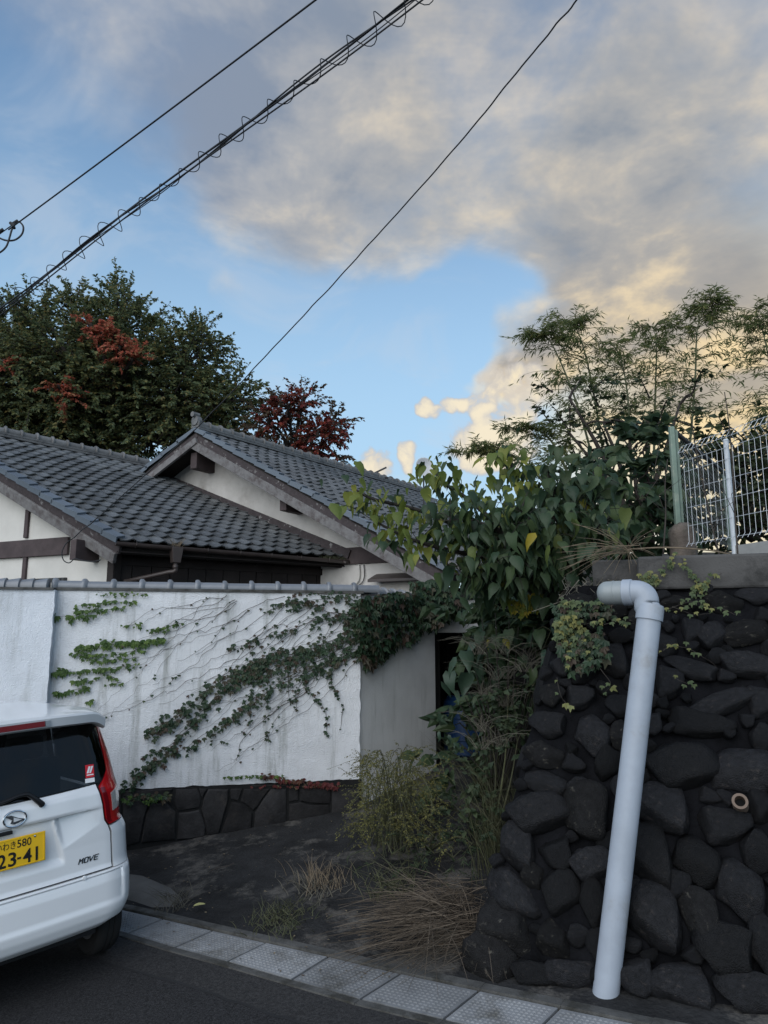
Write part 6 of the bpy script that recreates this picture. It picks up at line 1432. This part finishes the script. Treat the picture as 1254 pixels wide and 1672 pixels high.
br_ = thing('plastic_drum', 'blue plastic drum half hidden in the dark gateway', 'drum', bc)
m = Matrix.Translation(bc); mb = MB(); mb.lathe([(0, 0), (.26, 0), (.28, .02), (.285, .18), (.295, .19), (.295, .22), (.285, .23), (.285, .44), (.295, .45), (.295, .48), (.285, .49), (.28, .62), (.26, .66), (.24, .665)], 32, m); mb.build('drum_body', M_blue, br_, smooth=True, auto=40)
mb = MB(); mb.lathe([(.24, .665), (.24, .69), (.225, .70), (0, .70)], 32, m); mb.build('drum_lid', M_blue, br_, smooth=True, auto=40)

# ------------------------------------------------------------------ weeds, grasses and litter
def ribbon(pts, w, mb):
    """a flat grass blade along pts, width w, tapering"""
    n = len(pts); vs = []; fs = []
    for i, p in enumerate(pts):
        t = (pts[min(i + 1, n - 1)] - pts[max(i - 1, 0)]).normalized(); s_ = t.cross(Vector((.3, -1, .2))); s_ = s_.normalized() if s_.length > 1e-5 else Vector((1, 0, 0)); ww = w * (1 - (i / (n - 1)) ** 1.5) + .0006; vs += [p - s_ * ww / 2, p + s_ * ww / 2]
    for i in range(n - 1): fs.append((2 * i, 2 * i + 1, 2 * i + 3, 2 * i + 2))
    mb.add(vs, fs)
def tuft(mb, base, n, h, spread, w, bend=.6, jit=.05, lean=V3(0, 0, 0)):
    for _ in range(n):
        a = ri.uniform(0, 2 * math.pi); d = V3(math.cos(a), math.sin(a), 0) * spread * ri.uniform(.2, 1) + lean; l = h * ri.uniform(.5, 1.1); b = base + V3(ri.gauss(0, jit), ri.gauss(0, jit), 0)
        pts = [b + d * l * s_ * (1 + .5 * s_) + V3(0, 0, l * s_ - bend * l * s_ * s_ * .6) for s_ in (0, .25, .5, .75, 1.0)]; ribbon(pts, w * ri.uniform(.6, 1.2), mb)
def GF(px, py, dz=0.0):                        # point on the rising forecourt
    p = G(px, py)
    for _ in range(8): p = onplane(px, py, V3(0, p.y, ground_z(p.x, p.y)), V3(0, 0, 1))
    return p + V3(0, 0, dz)
# goldenrod
gb_ = GF(640, 1385); go = thing('goldenrod_bush', 'feathery yellow-green weed bush drooping at the wall corner', 'weed', gb_); mb = MB(); acc = []
rg = np.random.default_rng(5)
for k in range(85):
    tx, ty = rg.uniform(585, 712), rg.uniform(1232, 1360); tgt = P(tx, ty, gb_.y - .25 + rg.uniform(-.45, .55)); b = gb_ + V3(rg.normal() * .12, rg.normal() * .12, 0)
    mid_ = b.lerp(tgt, .55) + V3(0, 0, .28 + .1 * rg.random()); q = spline([b, mid_, tgt + V3(0, 0, .05), tgt + V3((tgt - b).x * .35 + rg.normal() * .06, (tgt - b).y * .3 - .05, -.06)], 14); mb.tube(q, [.0035 * (1 - .05 * i) for i in range(15)], 3, cap=False)
    arr = [[tuple(p) for p in q[6:15:2]]]
    for _ in range(9):
        i = rg.integers(8, 14); d = V3(*(rg.normal(size=3) * np.array([1, 1, .4]))).normalized(); l = rg.uniform(.08, .22); arr.append([tuple(q[i] + d * l * s_ + V3(0, 0, -.25 * l * s_ * s_)) for s_ in (0, .25, .5, .75, 1)])
    acc.append(leaves_on(rg, np.array(arr), 17, .016, .9))
stuff(mb.build('stems', M_gras, go)); p, a, u, s = cat4(acc); stuff(leaf_obj('flower_sprays', 'simple', p, a, u, s, M_gold, go))
# tall dry grass and weeds against the boulders
wd = thing('tall_weeds', 'tall tangled dry weeds along the left side of the boulder wall', 'weed', GF(830, 1420)); mb = MB(); mg = MB()
for k in range(60):
    x0 = ri.uniform(790, 860); b = P(x0, 1420, 5.9 + ri.uniform(-.3, .7)); b.z = ground_z(b.x, b.y) - .02; tuft(mb, b, 5, ri.uniform(.6, 1.4), .32, .0045, .6, .08, V3(-.05, 0, 0))
for k in range(14):
    b = P(ri.uniform(780, 870), 1150, ri.uniform(5.9, 6.6)); b.z = ri.uniform(1.2, 2.0); tuft(mg, b, 16, .42, .9, .004, 1.2, .03)
stuff(mb.build('grass_blades', M_gras, wd)); stuff(mg.build('seed_heads', M_strawd, wd))
pa = [blob(800, 1190, 6.3, 45, .9, .9), blob(830, 1130, 6.3, 40, .9, .9), blob(790, 1260, 6.2, 40, .9, .8), blob(845, 1210, 6.1, 32, .9, 1.2), blob(770, 1310, 6.2, 45, .9, .7), blob(810, 1350, 5.9, 40, .9, .7), blob(745, 1340, 6.3, 40, .9, .6)]
def herb(name, label, base, bls, rng_, lsize, per, tw, tlen, m, tpl, sr=.012): return shrub(name, label, base, bls, rng_, lsize, per, tw, tlen, m, tpl, 'weed', None, sr, M_gras)
b = GF(800, 1400); herb('weed_clump', 'dense dark green weeds at the foot of the passage', b, pa, rng, .075, 10, 330, .26, M_fern, 'simple')
b = GF(700, 1390); herb('weed_clump', 'dark fine-leaved weeds under the goldenrod', b, [blob(640, 1395, 5.9, 50, .9, .5), blob(700, 1375, 6.0, 50, .9, .6), blob(740, 1400, 5.8, 45, .9, .5), blob(780, 1385, 5.8, 40, .9, .6)], rng, .06, 10, 420, .22, M_fern, 'narrow')
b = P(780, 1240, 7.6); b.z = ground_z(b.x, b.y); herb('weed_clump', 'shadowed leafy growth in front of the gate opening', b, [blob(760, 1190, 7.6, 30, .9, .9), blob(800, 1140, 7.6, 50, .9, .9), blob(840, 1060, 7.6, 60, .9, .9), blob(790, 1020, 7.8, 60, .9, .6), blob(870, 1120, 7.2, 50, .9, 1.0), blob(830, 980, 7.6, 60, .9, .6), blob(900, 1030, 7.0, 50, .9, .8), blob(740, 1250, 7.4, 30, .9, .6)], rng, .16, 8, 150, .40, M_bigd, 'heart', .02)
# bluish broad leaves and a few yellow ones at the gate
bs = thing('broad_leaf_sapling', 'sapling with wide bluish-green and yellow leaves in front of the dark gateway', 'sapling', P(800, 1250, 6.9)); mb = MB(); root = P(800, 1250, 6.9); root.z = ground_z(root.x, root.y); pet = MB()
for (x, y, kk_, sz) in ((740, 1085, 'b', .21), (760, 1075, 'b', .22), (775, 1095, 'b', .20), (735, 1110, 'b', .23), (760, 1110, 'b', .23), (785, 1075, 'b', .18), (722, 1125, 'b', .17), (770, 1060, 'b', .16), (800, 1058, 'y', .14), (826, 1055, 'y', .11), (745, 1140, 'b', .13), (770, 1145, 'b', .14), (790, 1150, 'b', .13), (730, 1215, 'b', .10), (745, 1225, 'b', .10), (720, 1208, 'b', .09), (845, 1010, 'd', .2), (830, 1040, 'd', .2), (890, 1000, 'b', .15), (905, 1025, 'b', .16), (880, 1040, 'd', .18), (915, 1045, 'b', .14), (895, 1075, 'b', .14), (785, 1045, 'd', .2), (755, 1048, 'd', .18), (850, 1085, 'd', .18), (870, 1105, 'd', .16), (820, 1090, 'd', .18), (930, 1010, 'b', .12), (800, 985, 'd', .2), (850, 960, 'd', .2), (885, 950, 'd', .2), (830, 945, 'g', .17), (800, 930, 'g', .17), (770, 935, 'g', .16)):
    Yl = 6.75 + ri.uniform(-.25, .25) - (.5 if x > 860 else 0); pos = P(x, y - 12, Yl); src = root.lerp(pos, .75) + V3(.05, 0, .10); mb.tube(spline([root, root.lerp(src, .5) + V3(.06, 0, .12), src], 6), [.008, .007, .007, .006, .006, .005, .004], 4, cap=False); put_leaf(pos, src, kk_, sz * .85, bs, 0)
stuff(mb.build('stems', M_gstem, bs))
# orange-tinged spray in the shrub
v = Vine('orange_spray', 'small spray of orange-yellow leaves below the large leaves', P(860, 990, 6.2), 'leaves')
for k in range(7): v.strand([(885, 975 + k * 2), (865, 982 + k * 3 - 6), (838 + ri.uniform(-6, 6), 990 + k * 3 - 8)], lambda x, y: P(x, y, 6.1), V3(0, -1, 0), 75, .05, .02, M_bigy, .002)
v.done({M_bigy: 'orange_leaves'})
M_strawh = mat('heap_straw', (.08, .062, .045), .9, .35, 12, isl_rand=[(0, (.075, .058, .042)), (1, (.026, .021, .017)), (.5, (.048, .038, .028)), (.92, (.15, .12, .09))])
# heap of dry straw by the foot of the wall
sh_ = thing('straw_heap', 'heap of dry brown grass stalks at the foot of the boulder wall', 'dry grass', GF(740, 1520)); mb = MB()
for k in range(480):
    a0_ = GF(ri.uniform(700, 800), ri.uniform(1480, 1575)); l = ri.uniform(.2, .8); ang = ri.gauss(R(182), R(42)); up_ = ri.uniform(-.05, .22); h0 = ri.uniform(0, .19)
    d = V3(math.cos(ang), math.sin(ang) + .12, 0); q = [a0_ + d * l * s_ + V3(0, 0, h0 * (1 - s_) + up_ * math.sin(s_ * 2.6) * .30 + .012) for s_ in (0, .25, .5, .75, 1.0)]
    q = [V3(p.x, p.y, max(p.z, ground_z(p.x, p.y) + .006)) for p in q]; mb.tube(q, [.0020, .0019, .0017, .0014, .001], 3, cap=False)
for k in range(16):
    a0_ = GF(ri.uniform(720, 800), ri.uniform(1470, 1540)); tuft(mb, a0_, 3, .55, .8, .005, .8, .05, V3(-.4, 0, 0))
stuff(mb.build('stalks', M_strawh, sh_))
def patch_tuft(label, px, py, n, h, w, m, spread=.5, jit=.06, name='dry_tuft', ring=1):
    t = thing(name, label, 'weed', GF(px, py)); mb = MB()
    for k in range(ring): tuft(mb, GF(px + ri.gauss(0, 14 if ring > 1 else 0), py + ri.gauss(0, 9 if ring > 1 else 0)), n, h, spread, w, .5, jit)
    stuff(mb.build('blades', m, t)); return t
patch_tuft('pale dry weed tuft standing on the concrete forecourt', 528, 1440, 22, .26, .006, M_straw, .5, .07, ring=4)
patch_tuft('low olive weeds sprawling in front of the pale dry tuft', 500, 1455, 26, .14, .006, M_strawd, 1.0, .10, ring=4)
patch_tuft('mossy green-brown weeds growing from cracks near the gutter', 465, 1505, 30, .10, .005, M_gras, 1.0, .12, ring=8)
patch_tuft('dry grass sprouting beside the pale concrete lump', 285, 1478, 34, .16, .004, M_strawd, 1.1, .05, ring=2)
patch_tuft('ferny green tuft behind the straw heap', 640, 1445, 30, .18, .006, M_gras, 1.1, .08, ring=5)
# dead stalks fanning out from the top of the wall
ds_ = thing('dead_stalks', 'fan of dry dead stalks sticking out over the kerb block', 'dry grass', P(1022, 905, 5.3)); mb = MB(); c = P(1024, 897, 5.25)
for k in range(26):
    x, y = ri.uniform(905, 985), ri.uniform(850, 945); q = spline([c + V3(ri.gauss(0, .02), ri.gauss(0, .05), ri.gauss(0, .02)), P((x + 1024) / 2, (y + 897) / 2 - ri.uniform(0, 12), 5.2), P(x, y, 5.2 + ri.uniform(-.2, .2))], 6); mb.tube(q, [.0022] * 6 + [.0008], 3, cap=False)
for k in range(26):
    x, y = ri.uniform(960, 1080), ri.uniform(860, 950); mb.tube(spline([c, P((x + 1024) / 2, (y + 897) / 2 - 5, 5.2), P(x, y, 5.15)], 5), [.002] * 5 + [.0008], 3, cap=False)
mb.tube(spline([c, P(1090, 894, 5.15), P(1160, 899, 5.1), P(1195, 906, 5.1)], 12), .0055, 5); stuff(mb.build('stalks', M_straw, ds_))
for lab, l in (('thin bare vine climbing the wire fence, left strand', [(1180, 925, 5.2), (1165, 870, 5.25), (1150, 800, 5.3), (1138, 745, 5.3), (1130, 690, 5.3)]), ('thin bare vine climbing the white fence post', [(1205, 910, 5.1), (1200, 840, 5.15), (1196, 760, 5.2), (1190, 690, 5.2), (1183, 640, 5.2)]), ('slender bare stem rising left of the green post', [(1083, 905, 5.5), (1087, 840, 5.5), (1086, 790, 5.5), (1090, 750, 5.5)])):
    t = thing('bare_vine', lab, 'vine', P(*l[0])); mb = MB(); mb.tube(spline([P(*q) for q in l], 24), [.007 * (1 - .02 * i) for i in range(25)], 5); 
    for k in range(3): a = P(*l[1 + k % 2]); mb.tube([a, a + V3(ri.gauss(0, .1), 0, .15), a + V3(ri.gauss(0, .2), 0, .35)], [.003, .0025, .001], 4)
    mb.build('stem', M_stem, t, smooth=True)
# roots and litter on the lip of the wall
lt = thing('root_mat', 'mat of dry roots and litter on the head of the boulder wall', 'roots', P(960, 965, 5.2)); mb = MB()
for k in range(170):
    a = P(ri.uniform(920, 1040), 962, ri.uniform(5.1, 5.5)); a.z = tp0.z + ri.uniform(-.06, .06); q = [a + V3(ri.gauss(0, .022) * s_, ri.gauss(0, .03) * s_, ri.gauss(0, .02) - .02 * s_ * s_) for s_ in (0, 1, 2, 3)]; mb.tube(q, .003, 3, cap=False)
stuff(mb.build('roots', M_strawd, lt))
# fallen leaves and twigs
M_fy = mat('fallen_yellow', (.42, .40, .16), .6, .15); M_fb = mat('fallen_brown', (.36, .23, .13), .7, .2); M_fs = mat('leaf_litter', (.12, .09, .055), .8, .3)
for name, lab, px, py, sz, m in (('fallen_leaf', 'pale yellow fallen leaf on the concrete by the gutter', 312, 1489, .13, M_fy), ('fallen_leaf', 'curled light brown leaf on the straw heap', 706, 1556, .12, M_fb)):
    p = GF(px, py, .02); tv, tf = LEAF['simple']; mb = MB(); rot_ = Matrix.Translation(p) @ Matrix.Rotation(R(-75), 4, 'Z') @ Matrix.Rotation(R(14), 4, 'X') @ Matrix.Diagonal((sz, sz, sz, 1)); vs = [(x * 1.1, y, z * 1.6 + .08) for x, y, z in tv]; mb.add(vs, tf, rot_); bl_ = mb.build('blade', m, None, smooth=True); bl_.name = name; tag(bl_, lab, 'leaf'); md = bl_.modifiers.new('s', 'SUBSURF'); md.levels = md.render_levels = 2
ll = []
for k in range(260): 
    p = GF(ri.uniform(215, 800), ri.uniform(1335, 1600), .008)
    if p.y > gutter_y(p.x) - .4: ll.append(p)
ang = rng.uniform(0, 6.28, len(ll)); o = leaf_obj('leaf_litter', 'simple', NP(ll), np.stack([np.cos(ang), np.sin(ang), rng.normal(size=len(ll)) * .1], 1), np.tile([0., 0, 1], (len(ll), 1)) + rng.normal(size=(len(ll), 3)) * .15, rng.uniform(.012, .03, len(ll)), leafmat('litter', [(0, (.20, .16, .10)), (1, (.07, .05, .035)), (.5, (.12, .09, .06))], .8, .05), None); stuff(o); tag(o, 'tiny scattered dead leaves over the forecourt', 'leaf litter')
tw = thing('fallen_twig', 'thin bare twig lying on the forecourt concrete', 'twig', GF(360, 1418)); mb = MB(); q = [GF(x, y, .02) for x, y in ((340, 1428), (356, 1421), (372, 1418), (382, 1413))]; mb.tube(spline(q, 8), .004, 4); mb.tube([q[1], GF(362, 1412, .03), GF(369, 1407, .03)], .003, 4); mb.build('stick', M_stem, tw)
tw = thing('dry_weed', 'dry weed growing out of the gutter hopper', 'weed', hp + up * .02); mb = MB(); tuft(mb, hp + V3(0, 0, -.01), 46, .20, .9, .005, .3, .03); stuff(mb.build('blades', M_straw, tw))
tw = thing('roof_grass', 'green grass growing at the end of the eaves gutter', 'grass', gb); mb = MB()
for k in range(12): tuft(mb, ga.lerp(gb, .86 + .012 * k), 7, .11, .6, .005, .7, .02)
stuff(mb.build('blades', M_gras, tw))
